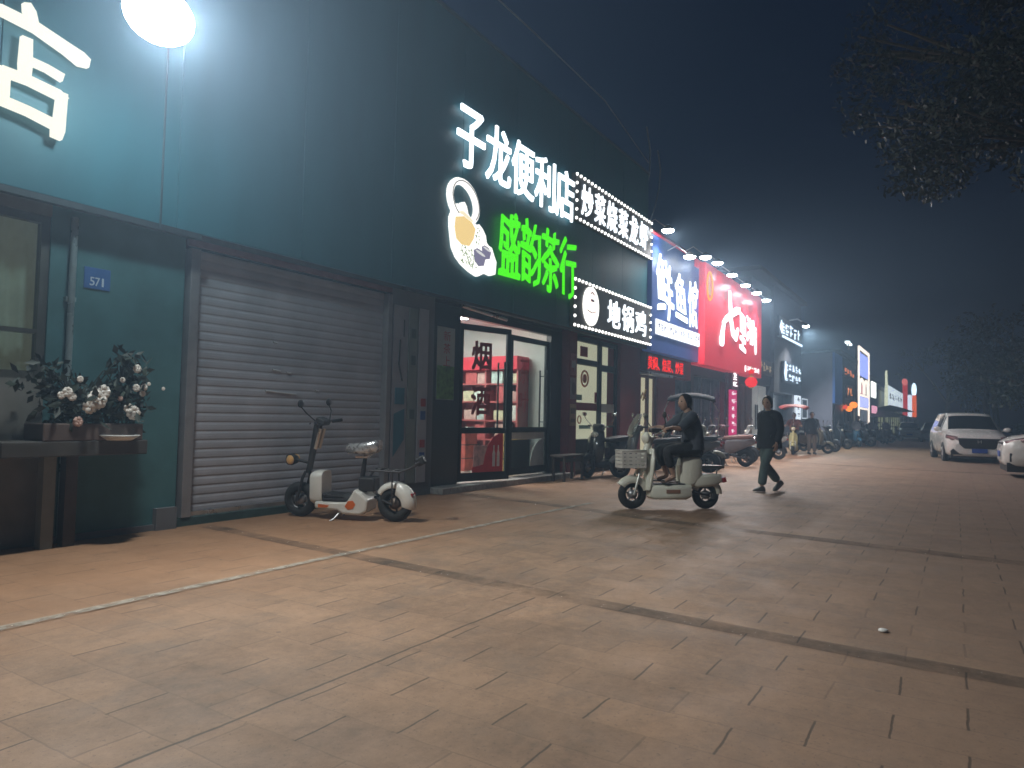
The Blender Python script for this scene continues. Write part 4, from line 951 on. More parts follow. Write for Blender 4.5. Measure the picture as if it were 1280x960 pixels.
# ---- white and orange step-through parked by the shutter
def parked_white():
    e = thing('electric_scooter', 'small white and orange step-through electric scooter parked alone before the roller shutter', 'scooter', (0,0,0))
    front_end(e, .58, .205, .36, 1.10)
    wheel(e, -.60, .21, .06, 6, rimm=mat('hub_brown', (.12,.09,.07), .5, .4))
    q = MB(); q.tube([(.36,.0,1.08),(.42,0,.80),(.47,0,.55)], [.05,.04,.035], 10); q.build('stem_cover', mat('stem_black', (.03,.03,.032), .4), e)
    q = MB(); q.tube([(.31,.045,1.03),(.37,.045,.80)], .022, 8); q.tube([(.31,-.045,1.03),(.37,-.045,.80)], .022, 8); q.build('stem_trim', mat('trim_silver', (.6,.55,.48), .3, .6), e)
    q = MB(); q.cbox((.30,0,1.12),(.12,.16,.07),(0,R(-20),0)); q.build('display', m_black, e, bevel=.015)
    q = MB(); q.lathe([(.001,.0),(.065,0),(.07,-.05),(.045,-.11),(.001,-.12)], c=(.74,0,.665), axis='X', n=18); q.tube([(.63,0,.665),(.47,0,.63)], .018, 6); hl = q.build('headlight', m_black, e)
    q = MB(); q.lathe([(.001,.012),(.05,.008),(.062,0)], c=(.741,0,.665), axis='X', n=18); q.ball((.68,.07,.665), (.05,.02,.055), 10, 6); q.ball((.68,-.07,.665), (.05,.02,.055), 10, 6); q.build('reflector', mat('amber', (.75,.42,.14), .3, coat=.4), hl)
    for s_ in (-1,1): mirror(e, .30, 1.12, s_*.16, .1, 1.30, s_*.33)
    # body: front box, floor pan, rear rise
    q = MB(); shell(q, [(.40,.36,.12,.17),(.36,.36,.135,.19),(.29,.36,.135,.19),(.25,.37,.12,.18)]); q.build('battery_box', m_wplast, e)
    q = MB(); q.prism([(.33,.13),(.33,.21),(-.06,.22),(-.10,.27),(-.16,.37),(-.24,.33),(-.33,.25),(-.31,.12),(-.23,.075),(-.02,.08),(.05,.12)], lambda u,v,d: (u,d,v), -.145, .145); bd = q.build('body', m_wplast, e, bevel=.025)
    q = MB()
    for s_ in (-1,1):
        q.prism([(-.05,.17),(-.09,.235),(-.15,.24),(-.18,.20),(-.15,.15),(-.09,.135)], lambda u,v,d: (u,d,v), s_*.149, s_*.146)
        q.prism([(.28,.145),(.28,.185),(.14,.175),(.17,.15)], lambda u,v,d: (u,d,v), s_*.149, s_*.146)
    q.build('orange_mark', m_orange, bd)
    q = MB(); q.box(-.08,.24,-.135,.135,.215,.255); q.prism([(-.05,.255),(.24,.255),(.24,.30),(.0,.29)], lambda u,v,d: (u,d,v), -.12,.12); q.build('floorboard', m_black, e, bevel=.012)
    q = MB(); q.tube([(-.22,0,.3),(-.20,0,.52),(-.235,0,.74)], [.035,.03,.022], 10); q.cbox((-.28,0,.42),(.2,.17,.16)); q.build('seat_post', m_black, e, bevel=.02)
    q = MB(); q.loft([[(x,y,z) for y, z in rrect(0,zc,hw,hh,hh*.7)] for x, zc, hw, hh in ((-.0,.81,.03,.03),(-.03,.815,.07,.055),(-.16,.82,.10,.06),(-.27,.825,.13,.07),(-.36,.84,.12,.075),(-.41,.86,.08,.06))]); sd = q.build('saddle', mat('saddle_silver', (.55,.56,.57), .28, .7, var=.5, scale=16, bump=1.), e)
    q = MB(); q.cbox((-.20,0,.725),(.14,.10,.025)); q.tube([(-.22,.05,.72),(-.3,.05,.75)], .01, 6); q.tube([(-.22,-.05,.72),(-.3,-.05,.75)], .01, 6); q.build('seat_clamp', m_chrome, sd)
    q = MB()
    for s_ in (-1,1): q.tube([(-.32,s_*.09,.58),(-.68,s_*.09,.575),(-.80,s_*.07,.62),(-.90,s_*.05,.69)], .011, 8); q.tube([(-.60,s_*.1,.21),(-.60,s_*.1,.575)], .01, 6)
    for k in range(4): q.tube([(-.38-.1*k,-.09,.58),(-.38-.1*k,.09,.58)], .009, 6)
    q.tube([(-.26,0,.46),(-.34,0,.575)], .014, 6); q.build('rack', mat('rack_metal', (.07,.07,.075), .35, .5), e)
    q = MB(); q.cbox((-.90,0,.70),(.1,.1,.1),(0,.5,0)); q.build('rack_end', m_black, e, bevel=.02)
    q = MB(); fender(q, -.60, .21, 100, 196, .085, .025, flare=.075); fender(q, -.60, .212, 30, 102, .07, .02); q.build('rear_fender', m_wplast, e)
    q = MB(); q.cbox((-.80,0,.30),(.05,.12,.07)); q.build('tail_light', m_tail, e, bevel=.01)
    q = MB(); q.tube([(-.35,0,.27),(-.60,.10,.21)], .016, 6); q.tube([(-.35,0,.27),(-.60,-.10,.21)], .016, 6); q.build('swing_arm', m_black, e)
    q = MB(); q.tube([(.05,-.08,.11),(.10,-.16,.02),(.13,-.19,.006)], .011, 6); q.tube([(.02,.08,.11),(.08,.17,.02),(.11,.2,.006)], .011, 6); q.build('kickstand', m_steel, e)
    return e
# ---- cream ridden scooter with a basket
def cream_scooter(label, body=m_cream, basket=True, cat='scooter', light=None):
    e = thing('electric_scooter', label, cat, (0,0,0))
    front_end(e, .53, .20, .22, 1.05, .30, mat('fork_silver', (.55,.56,.52), .35, .5))
    wheel(e, -.53, .195, .055)
    q = MB(); fender(q, .53, .205, 35, 165, .075, .03, flare=.03); q.build('front_fender', body, e)
    q = MB(); q.tube([(.44,0,.46),(.38,0,.62),(.27,0,.98)], [.05,.055,.045], 12); q.build('stem_cover', body, e)
    q = MB(); q.loft([[(x+dx,y,z) for dx, y in ((0,-hw),(.03,-hw*.6),(.045,0),(.03,hw*.6),(0,hw),(-.025,hw),(.0,0),(-.025,-hw))] for x, z, hw in ((.33,.26,.12),(.31,.40,.15),(.29,.55,.16),(.275,.70,.15),(.26,.82,.09))]); q.build('leg_shield', body, e)
    q = MB(); q.ball((.33,0,.96), (.05,.085,.085), 14, 10); hl = q.build('headlight', body, e)
    q = MB(); q.ball((.355,0,.96), (.035,.062,.062), 14, 10); q.build('lens', light or m_head, hl)
    q = MB(); q.cbox((.2,0,1.07),(.14,.15,.06)); q.build('display', m_black, e, bevel=.015)
    for s_ in (-1,1): mirror(e, .15, 1.07, s_*.2, .05, 1.24, s_*.34)
    # floor pan
    q = MB(); shell(q, [(.30,.24,.11,.07),(.26,.235,.15,.10),(-.20,.235,.155,.105),(-.27,.25,.14,.09)]); fl_ = q.build('floor_body', body, e)
    q = MB(); q.box(-.18,.25,-.13,.13,.338,.352); q.build('foot_mat', m_black, fl_, bevel=.004)
    q = MB()
    for s_ in (-1,1): q.box(-.1,.1,s_*.156,s_*.159,.22,.27)
    q.build('badge', mat('badge_brown', (.3,.16,.10), .5), fl_)
    # seat box, rear body, seat
    q = MB(); shell(q, [(-.13,.48,.07,.12),(-.17,.5,.11,.2),(-.30,.52,.125,.22),(-.40,.55,.12,.18),(-.44,.56,.10,.13)]); q.build('seat_box', body, e)
    q = MB(); shell(q, [(-.30,.38,.10,.05),(-.36,.38,.12,.09),(-.62,.40,.11,.09),(-.74,.42,.07,.06)]); fender(q, -.53, .2, 20, 178, .07, .03, flare=.03); q.build('rear_fender', body, e)
    q = MB(); q.loft([[(x,y,z) for y, z in rrect(0,zc,hw,hh,hh*.7)] for x, zc, hw, hh in ((-.07,.75,.05,.03),(-.12,.755,.09,.045),(-.3,.755,.13,.05),(-.42,.765,.12,.05),(-.47,.77,.08,.04))]); q.build('seat', mat('seat_black', (.03,.03,.032), .6), e)
    q = MB()
    for s_ in (-1,1): q.tube([(-.40,s_*.10,.56),(-.76,s_*.10,.57),(-.78,s_*.06,.57)], .012, 8); q.tube([(-.66,s_*.08,.48),(-.66,s_*.10,.57)], .01, 6)
    q.box(-.76,-.44,-.12,.12,.575,.60); q.build('rack', mat('rack_grey', (.16,.17,.17), .4, .5), e, bevel=.006)
    q = MB(); q.cbox((-.79,0,.40),(.06,.13,.07),(0,.3,0)); q.build('tail_light', m_tail, e, bevel=.012)
    q = MB(); q.tube([(-.28,.11,.24),(-.53,.11,.195)], .018, 6); q.tube([(-.28,-.11,.24),(-.53,-.11,.195)], .018, 6); q.build('swing_arm', m_black, e)
    if basket:
        q = MB(); zs = [.56,.60,.66,.72,.78]
        for (a,b,c,d) in ((.38,.72,-.15,-.144),(.38,.72,.144,.15),(.38,.386,-.144,.144),(.714,.72,-.144,.144)):
            for k in range(5): q.box(a,b,c,d,.555+k*.05,.590+k*.05)
            if b-a > .1:
                for k in range(5): q.box(a+(b-a)*k/4-.012+(.012 if k==0 else 0)-(.012 if k==4 else 0),a+(b-a)*k/4+.012+(.012 if k==0 else 0)-(.012 if k==4 else 0),c+.0012,d-.0012,.555,.79)
            else:
                for k in range(5): q.box(a+.0012,b-.0012,-.13+k*.065-.012,-.13+k*.065+.012,.555,.79)
        q.box(.386,.714,-.144,.144,.555,.562); q.tube([(.38,-.15,.79),(.72,-.15,.79),(.72,.15,.79),(.38,.15,.79)], .010, 6, closed=True); q.build('basket', mat('basket_white', (.60,.58,.53), .45), e)
    return e
# ---- fuller moped
def moped(label, shield, side, seat, screen=None, canopy=None, group=None, box=None, rim=None):
    e = thing('moped', label, 'moped', (0,0,0), 0, group)
    front_end(e, .62, .225, .30, 1.04, .33, m_black)
    wheel(e, -.62, .225, .06, 5, rimm=rim)
    q = MB(); fender(q, .62, .225, 25, 150, .08, .03, flare=.03); q.build('front_fender', shield, e)
    q = MB(); q.loft([[(x+dx,y,z) for dx, y in ((-.03,-hw),(.05,-hw*.55),(.10,0),(.05,hw*.55),(-.03,hw),(-.06,hw*.9),(-.0,0),(-.06,-hw*.9))] for x, z, hw in ((.36,.30,.12),(.38,.42,.20),(.40,.60,.23),(.36,.80,.21),(.30,.93,.15),(.28,.99,.09))]); q.build('leg_shield', shield, e)
    q = MB(); shell(q, [(.36,1.0,.06,.05),(.31,1.02,.12,.08),(.22,1.03,.13,.07),(.16,1.03,.08,.04)]); q.build('cowl', shield, e)
    q = MB(); q.ball((.40,0,.88), (.06,.09,.06), 14, 8); q.build('headlight', m_head, e)
    for s_ in (-1,1): mirror(e, .2, 1.06, s_*.22, .05, 1.27, s_*.38, m_chrome)
    q = MB(); shell(q, [(.38,.28,.10,.07),(.32,.27,.15,.08),(-.12,.27,.16,.09),(-.2,.3,.14,.1)]); q.build('floor_body', m_black, e)
    q = MB(); shell(q, [(-.08,.5,.07,.1),(-.14,.52,.13,.2),(-.35,.56,.16,.19),(-.60,.62,.15,.13),(-.80,.67,.10,.08),(-.88,.69,.06,.04)]); q.build('side_panel', side, e)
    q = MB(); fender(q, -.62, .225, 30, 185, .075, .03, flare=.02); q.build('rear_fender', m_black, e)
    q = MB(); q.loft([[(x,y,z) for y, z in rrect(0,zc,hw,hh,hh*.7)] for x, zc, hw, hh in ((-.04,.75,.06,.03),(-.10,.76,.11,.05),(-.32,.775,.15,.055),(-.55,.79,.15,.06),(-.74,.80,.13,.055),(-.82,.81,.08,.035))]); q.build('seat', seat, e)
    q = MB(); q.tube([(-.62,.12,.70),(-.86,.11,.78),(-.92,0,.79),(-.86,-.11,.78),(-.62,-.12,.70)], .013, 8); q.build('grab_rail', m_chrome, e)
    q = MB(); q.cbox((-.90,0,.66),(.05,.16,.07),(0,.3,0)); q.build('tail_light', m_tail, e, bevel=.012)
    q = MB(); q.tube([(-.3,.12,.28),(-.62,.12,.225)], .022, 8); q.tube([(-.3,-.12,.28),(-.62,-.12,.225)], .022, 8); q.tube([(-.2,-.13,.3),(-.5,-.15,.27),(-.85,-.16,.34)], [.03,.045,.035], 10); q.build('swing_arm', m_black, e)
    q = MB(); q.tube([(-.05,.08,.2),(-.12,.15,.02),(-.16,.2,.006)], .012, 6); q.tube([(-.05,-.08,.2),(-.12,-.15,.02),(-.16,-.2,.006)], .012, 6); q.build('kickstand', m_steel, e)
    if screen:
        rings = []
        for z, hw, x in ((.90,.22,.46),(1.05,.25,.41),(1.18,.24,.34),(1.28,.18,.28),(1.33,.08,.25)):
            rings.append([(x+.07*math.cos(a)-.07, hw*math.sin(a), z) for a in [R(-75+150*k/8) for k in range(9)]]+[(x+.07*math.cos(a)-.077, hw*math.sin(a), z) for a in [R(75-150*k/8) for k in range(9)]])
        q = MB(); q.loft(rings); q.build('windscreen', screen, e)
    if canopy:
        q = MB(); q.tube([(.32,.0,1.0),(.40,0,1.45),(.25,0,1.80)], .014, 8); q.tube([(-.80,0,.8),(-.86,0,1.4),(-.6,0,1.82)], .014, 8); q.build('canopy_pole', m_steel, e)
        rings = []
        for k in range(9):
            x = .30-1.05*k/8; zc = 1.86-.10*(2*k/8-1)**2; hw = .36*(1-.25*abs(2*k/8-1)**4)
            top = [(x, hw*math.sin(a), zc-.13*(1-math.cos(a))) for a in [R(-80+160*j/10) for j in range(11)]]
            rings.append(top+[(p[0],p[1]*.98,p[2]-.012) for p in top[::-1]])
        q = MB(); q.loft(rings); q.build('canopy', canopy, e)
    if box:
        q = MB(); q.box(-.98,-.62,-.19,.19,.86,1.2); q.build('top_box', box, e, bevel=.03)
    return e
def place(e, fx, fy, hx, hy, lean=0., half=.6):
    """front wheel contact at (fx, fy), heading (hx, hy)"""
    d = Vector((hx, hy)).normalized()
    e.location = (fx-d.x*half, fy-d.y*half, 0); e.rotation_euler = (lean, 0, math.atan2(d.y, d.x))
    return e

sc1 = parked_white(); place(sc1, 5.76, 6.50, -.33, .95, R(-3), .58)
rd = cream_scooter('cream electric scooter with a white front basket, ridden by the person in dark clothes'); 
RD = ((9.05+9.78)/2, (3.74+2.93)/2); rd.location = (RD[0], RD[1], 0); rd_h = math.atan2(3.74-2.93, 9.05-9.78); rd.rotation_euler = (R(2), 0, rd_h)
m_dk = mat('moped_black', (.045,.048,.055), .3, coat=.4); m_dg = mat('moped_grey', (.12,.115,.125), .35, coat=.3); m_olive = mat('moped_olive', (.20,.21,.17), .35, coat=.3)
m_sb = MATS['seat_black']; m_sp = mat('seat_pink', (.38,.20,.18), .55); m_scr = glass('screen_grey', (.78,.80,.82), .8, .3)
GP = 'mopeds parked along the shop fronts'
place(moped('black moped with a bright chrome display, nosed out of the lit restaurant window', m_dk, m_dk, m_sb, group=GP), 13.1, 6.35, -.85, .15)
mg = moped('grey moped with a clear windscreen parked behind the white basket', m_dg, m_dk, m_sb, m_scr, group=GP); place(mg, 13.6, 5.85, -.60, .72)
place(moped('moped with a dark sun canopy parked behind the scooter rider', m_dk, m_dg, m_sb, None, mat('canopy_navy', (.012,.014,.022), .8), group=GP), 16.1, 6.05, -.20, .97)
place(moped('olive sided moped nosed towards the street beside the maroon post', m_olive, m_olive, m_sb, group=GP), 17.35, 5.0, .08, -.99, R(-5))
place(moped('moped with a dusty pink seat and grey side panel, tail towards the walking person', m_dg, mat('moped_mauve', (.22,.19,.20), .4), m_sp, group=GP), 19.3, 6.0, -.15, .98)
blk = moped('black moped standing close to the strip curtains behind the olive sided one', m_dk, m_dk, m_sb, group=GP); place(blk, 18.2, 6.5, .1, .99)
place(moped('plum coloured moped before the brown timber posts', mat('moped_plum', (.16,.05,.06), .35, coat=.3), mat('moped_plum', (.16,.05,.06)), m_sb, group=GP), 21.4, 6.3, .1, .99)
place(moped('pale grey moped parked beyond the plum coloured one, before the pale doors', mat('moped_pale', (.42,.42,.40), .35, coat=.3), mat('moped_pale', (.42,.42,.40)), m_sb, group=GP), 24.0, 6.1, -.1, .99)
yl = cream_scooter('pale yellow scooter under a red canopy coming towards the street', mat('yellow_plastic', (.52,.48,.22), .35, coat=.3), False); place(yl, 28.2, 5.2, -.97, -.12, 0, .53)
q = MB(); q.tube([(.22,0,1.05),(.30,0,1.5),(.2,0,1.88)], .014, 8); q.tube([(-.75,0,.6),(-.85,0,1.4),(-.6,0,1.86)], .014, 8); q.build('canopy_pole', m_steel, yl)
q = MB(); rings = []
for k in range(9):
    x = .65-1.6*k/8; zc = 1.92-.10*(2*k/8-1)**2; hw = .55*(1-.25*abs(2*k/8-1)**4)
    top = [(x, hw*math.sin(a), zc-.13*(1-math.cos(a))) for a in [R(-80+160*j/10) for j in range(11)]]
    rings.append(top+[(p[0],p[1]*.98,p[2]-.012) for p in top[::-1]])
q.loft(rings); q.build('canopy', mat('canopy_red', (.40,.06,.05), .6), yl)
place(moped('khaki moped standing side-on just past the yellow scooter', mat('moped_khaki', (.30,.27,.19), .4), MATS['moped_khaki'] if 'moped_khaki' in MATS else m_dg, m_sb, group=GP), 30.6, 4.35, .25, -.96, R(-4))
place(moped('low dark moped with a pale side panel, last before the open paving', m_dk, mat('moped_sand', (.36,.33,.27), .4), m_sb, group=GP), 32.6, 4.35, .35, -.93)
far0 = moped('black far-off moped with chrome mirrors, parked before the grey blue block', m_dk, m_dk, m_sb, group=GP); place(far0, 34.2, 5.2, -.5, -.85)
def again(src, lb, *a):
    c = copy_tree(src); c['label'] = lb; place(c, *a); return c
again(far0, 'black far-off moped second along, before the grey blue block', 35.4, 4.7, -.4, -.9)
again(far0, 'black far-off moped third along, its side to the street', 36.6, 4.35, .1, -.99)
fb1 = moped('far-off blue moped with a tall rounded grey windscreen, before the orange lit shop', mat('moped_blue', (.05,.20,.36), .35), MATS['moped_blue'], m_sb, mat('screen_frost', (.26,.25,.28), .4), group=GP); place(fb1, 41.0, 4.3, -.8, -.5)
fb2 = moped('far-off moped with a tall rounded grey windscreen, in front of the framed lit sign', m_dg, m_dk, m_sb, MATS['screen_frost'], group=GP); place(fb2, 44.5, 3.9, -.9, -.4)
fb3 = moped('far-off grey moped carrying a dark top box, beside the two windscreened ones', m_dg, m_dg, m_sb, group=GP, box=m_black); place(fb3, 42.6, 3.9, -.2, -.98)
again(fb2, 'farther windscreened moped standing nearer the umbrellas', 48.5, 3.55, -.95, -.25)
again(fb3, 'far-off grey moped carrying a dark top box, under the lower umbrella', 52.0, 3.6, -.4, -.9)
again(far0, 'black far-off moped in the shade of the lower umbrella', 50.0, 3.9, -.2, -.98)
again(far0, 'black far-off moped between the umbrellas and the distant car', 56.0, 3.75, -.6, -.7)
again(far0, 'black far-off moped nearest the distant pale car', 59.0, 3.45, -.5, -.8)
# ------------------------------------------------------------------ people (local x forward, y left)
m_skin = mat('skin', (.42,.26,.185), .55, var=.06)
m_hair = mat('hair_black', (.012,.010,.010), .5, var=.3, scale=25)
m_eye = mat('eye_dark', (.02,.015,.012), .2)
m_lip = mat('lips', (.30,.12,.10), .5)
def head_into(q, c, f, up=(0,0,1), s=1.):
    """head with brow, nose, jaw and ears; c centre, f facing; body material 0 skin, 1 eyes, 2 lips"""
    f = Vector(f).normalized(); u = Vector(up); l = u.cross(f).normalized(); u = f.cross(l)
    T = Matrix(((f.x,l.x,u.x,c[0]),(f.y,l.y,u.y,c[1]),(f.z,l.z,u.z,c[2]),(0,0,0,1)))
    nu, nv = 28, 20; vs = []
    for i in range(nv+1):
        t = PI*i/nv
        for k in range(nu):
            a = 2*PI*k/nu; x, y, z = math.sin(t)*math.cos(a), math.sin(t)*math.sin(a), math.cos(t)
            rx, ry, rz = .094, .074, .118
            if z < 0: ry *= 1+.30*z; rx *= 1+.10*z                       # jaw narrows
            X, Yy, Z = x*rx, y*ry, z*rz
            if x > .3:
                X += .026*math.exp(-((Yy/.012)**2))*math.exp(-(((Z+.022)/.026)**2))     # nose
                X += .010*math.exp(-((Yy/.045)**2))*math.exp(-(((Z-.028)/.012)**2))     # brow
                X -= .012*math.exp(-(((abs(Yy)-.032)/.014)**2))*math.exp(-(((Z-.008)/.013)**2))   # sockets
                X += .010*math.exp(-((Yy/.026)**2))*math.exp(-(((Z+.060)/.010)**2))     # lips
                X += .010*math.exp(-((Yy/.022)**2))*math.exp(-(((Z+.098)/.016)**2))     # chin
            vs.append((X*s, Yy*s, Z*s))
    fs = [(i*nu+k, (i+1)*nu+k, (i+1)*nu+(k+1)%nu, i*nu+(k+1)%nu) for i in range(nv) for k in range(nu)]
    q.cur = 0; q.add(vs, fs, True, T)
    for sy in (-1,1):
        q.add(*_ball((-.005*s,sy*.074*s,-.005*s), (.02*s,.011*s,.032*s)), True, T)
        q.cur = 1; q.add(*_ball((.079*s,sy*.031*s,.008*s), (.010*s,.014*s,.008*s)), True, T)
    q.cur = 2; q.add(*_ball((.092*s,0,-.060*s), (.008*s,.022*s,.007*s)), True, T); q.cur = 0
    return T
def _ball(c, r):
    m_ = MB(); m_.ball(c, r, 10, 8); return m_.v, m_.f
def hair_on(T, m_, par, s=1., bun=None, long=0.):
    q = MB(); nu, nv = 24, 12; vs = []
    for i in range(nv+1):
        t = PI*.62*i/nv
        for k in range(nu):
            a = 2*PI*k/nu
            lim = 1. if math.cos(a) < .2 else max(.42, 1-.62*(math.cos(a)-.2)/.8)   # hairline rises over the face
            tt = t*lim*(1+long*.25*(math.cos(a) < .1))
            w_ = 1+.03*math.sin(a*9+i)
            vs.append((( .104*math.sin(tt)*math.cos(a)-.008)*w_*s, .084*math.sin(tt)*math.sin(a)*w_*s, (.126*math.cos(tt)+.008)*s))
    n = len(vs); fs = [(i*nu+k,(i+1)*nu+k,(i+1)*nu+(k+1)%nu,i*nu+(k+1)%nu) for i in range(nv) for k in range(nu)]
    q.add(vs, fs, True, T)
    if bun: q.add(*_ball(bun, (.05*s,.055*s,.055*s)), True, T)
    o = q.build('hair', m_, par)
    sd = o.modifiers.new('thick', 'SOLIDIFY'); sd.thickness = .012; sd.offset = -1
    return o
def hand_into(q, w, d, palm, s=1., curl=.6):
    """five-fingered hand: wrist w, direction d, palm normal"""
    w, d, p = Vector(w), Vector(d).normalized(), Vector(palm).normalized(); sd = d.cross(p).normalized(); p = sd.cross(d)
    q.tube([w-d*.02*s, w+d*.02*s, w+d*.06*s, w+d*.095*s], [.026*s,.032*s,.040*s,.034*s], 10, flat=.5)
    for k, (off, l) in enumerate(((-.028,.066),(-.010,.078),(.010,.072),(.027,.056))):
        a = w+d*.085*s+sd*off*s; b = a+(d*math.cos(curl*.5)+p*math.sin(curl*.5))*l*.5*s; c = b+(d*math.cos(curl*1.6)+p*math.sin(curl*1.6))*l*.5*s
        q.tube([a,b,c], [.0095*s,.0088*s,.0065*s], 7)
    a = w+d*.03*s-sd*.03*s; b = a+(d*.7-sd*.6+p*.3).normalized()*.035*s; c = b+(d*.85-sd*.1+p*.5).normalized()*.03*s
    q.tube([a,b,c], [.012*s,.010*s,.008*s], 7)
def shoe_into(q, ank, f, s=1., pitch=0.):
    a, f = Vector(ank), Vector(f).normalized(); l = Vector((0,0,1)).cross(f).normalized(); u = f.cross(l)
    fp = f*math.cos(pitch)-Vector((0,0,1))*math.sin(pitch); up = fp.cross(l)*-1 if fp.cross(l).z < 0 else fp.cross(l)
    base = a-up*.075*s
    rings = []
    for t, hw, h in ((-.075,.022,.05),(-.06,.034,.085),(-.01,.036,.10),(.06,.041,.075),(.12,.046,.055),(.165,.036,.042),(.185,.016,.03)):
        c = base+fp*t*s
        rings.append([c+l*hw*s*x_+up*h*s*z_ for x_, z_ in ((-1,0),(1,0),(1.05,.35),(.75,.8),(.3,1),(-.3,1),(-.75,.8),(-1.05,.35))])
    q.loft(rings)
def person(label, pose, top, legs, shoes, hair=None, facing=(1,0,0), tops=None, sleeve=1., hem=None, loc=(0,0,0), rz=0., s=1., collar=True, wide=1., bun=None, legcut=1., bare=False, chest=1., curl=.6, long=0.):
    J = {k: Vector(v)*s for k, v in pose.items() if not isinstance(v, float)}
    e = thing('person', label, 'person', loc, rz)
    P = lambda n, *r: (*J[n], *[x*s for x in r])
    mid = lambda a, b, t: (*(J[a].lerp(J[b], t)),)
    K = {'pelvis': P('pelvis',.10), 'waist': P('waist',.095), 'chest': P('chest',.11), 'neck': P('neck',.05), 'skull': P('skull',.055)}
    E_ = [('pelvis','waist'),('waist','chest'),('chest','neck'),('neck','skull')]
    for sd in 'lr':
        K.update({sd+'sh': P(sd+'sh',.058), sd+'el': P(sd+'el',.040), sd+'wr': P(sd+'wr',.027), sd+'hip': P(sd+'hip',.088), sd+'kn': P(sd+'kn',.058), sd+'cf': (*mid(sd+'kn',sd+'an',.35),.05*s), sd+'an': P(sd+'an',.036)})
        E_ += [('chest',sd+'sh'),(sd+'sh',sd+'el'),(sd+'el',sd+'wr'),('pelvis',sd+'hip'),(sd+'hip',sd+'kn'),(sd+'kn',sd+'cf'),(sd+'cf',sd+'an')]
        if bare:
            K[sd+'to'] = (*(J[sd+'an']+Vector(pose.get(sd+'toe',(.16,0,-.045)))*s), .026*s); E_.append((sd+'an',sd+'to'))
    v, f = skin(K, E_, 'pelvis', 2)
    q = MB(); q.add(v, f, True)
    T = head_into(q, J['head'], facing, s=s)
    for sd in 'lr':
        d = Vector(pose.get(sd+'hand', (0,0,-1)))
        hand_into(q, J[sd+'wr'], d, pose.get(sd+'palm', (0,-1 if sd == 'l' else 1,0)), s, curl)
    q.build('body', [m_skin, m_eye, m_lip], e, fix=False)
    hair_on(T, hair or m_hair, e, s, bun, long)
    # top: elliptical rings round the spine plus sleeves
    q = MB(); sp = [Vector(x) for x in ((J['pelvis']+(J['pelvis']-J['waist'])*(hem if hem is not None else .6)), J['pelvis'], J['waist'], J['chest'], (J['chest']*.35+J['neck']*.65), J['neck'])]
    across = (J['lsh']-J['rsh']).normalized()
    rads = [(.195,.145),(.185,.14),(.172,.13),(.185,.135),(.125,.095),(.062,.06)]
    rings = []
    for i, (c, (ra, rb_)) in enumerate(zip(sp, rads)):
        dn = (sp[min(i+1,5)]-sp[max(i-1,0)]).normalized(); fw = across.cross(dn).normalized()
        rings.append([c+across*ra*s*wide*math.cos(a)*(1+.02*math.sin(3*a+i*2))+fw*rb_*s*(wide if i < 3 else 1)*chest*math.sin(a)*(1+.03*math.sin(4*a+i)) for a in [2*PI*k/22 for k in range(22)]])
    q.loft(rings)
    for sd in 'lr':
        a, b, c = J[sd+'sh'], J[sd+'el'], J[sd+'wr']
        cen = J['chest'].lerp(J['neck'], .45)
        pts = [cen.lerp(a,.55), a, a.lerp(b,.5), b]; rr_ = [.085,.082,.068,.060]
        if sleeve > .5: pts += [b.lerp(c,.5*min(1,sleeve)), b.lerp(c,min(.97,sleeve))]; rr_ += [.054,.045]
        q.tube(pts, [x*s*(wide*.6+.4) for x in rr_], 14)
    o = q.build('jacket', top, e)
    sm = o.modifiers.new('smooth', 'SUBSURF'); sm.levels = sm.render_levels = 1
    if collar:
        q = MB(); nk = J['neck']; dn = (J['skull']-J['chest']).normalized(); fw = across.cross(dn).normalized()
        q.tube([nk+across*.072*s*math.cos(a)+fw*.068*s*math.sin(a)-dn*(.01+.018*math.sin(a) if math.sin(a) > 0 else .01)*s for a in [2*PI*k/16 for k in range(16)]], .020*s, 7, closed=True); q.build('collar', top, e)
    # trousers
    K = {'pelvis': (*J['pelvis'],.125*s)}; E_ = []
    for sd in 'lr':
        K.update({sd+'hip': (*J[sd+'hip'],.108*s), sd+'th': (*mid(sd+'hip',sd+'kn',.5),.092*s), sd+'kn': (*J[sd+'kn'],.076*s)})
        E_ += [('pelvis',sd+'hip'),(sd+'hip',sd+'th'),(sd+'th',sd+'kn')]
        K[sd+'sn'] = (*mid(sd+'kn',sd+'an',.5*legcut),.072*s*(wide*.5+.5)); K[sd+'cu'] = (*mid(sd+'kn',sd+'an',.93*legcut),.066*s*(wide*.6+.4)); E_ += [(sd+'kn',sd+'sn'),(sd+'sn',sd+'cu')]
    v, f = skin(K, E_, 'pelvis', 2)
    q = MB(); q.add(v, f, True); q.build('trousers', legs, e, fix=False)
    for sd in 'lr':
        fd = Vector(pose.get(sd+'foot', (1,0,0))); q = MB()
        if bare:                                                    # sandal: a sole and a strap
            a = J[sd+'an']; t = Vector(pose.get(sd+'toe',(.16,0,-.045)))*s; fdv = Vector((t.x,t.y,0)).normalized(); l = Vector((0,0,1)).cross(fdv)
            zb = min(a.z-.06*s, a.z+t.z-.025*s)
            q.loft([[Vector((a.x,a.y,zb))+fdv*k*s+l*w_*s*x_+Vector((0,0,z_*s)) for x_, z_ in ((-1,0),(1,0),(1,.018),(-1,.018))] for k, w_ in ((-.06,.025),(-.03,.036),(.06,.034),(.13,.043),(.19,.036),(.215,.015))], smooth=False)
            q.build('sandal', shoes, e)
        else:
            shoe_into(q, J[sd+'an'], fd, s, pose.get(sd+'pitch', 0.)); q.build('shoe', shoes, e)
    return e
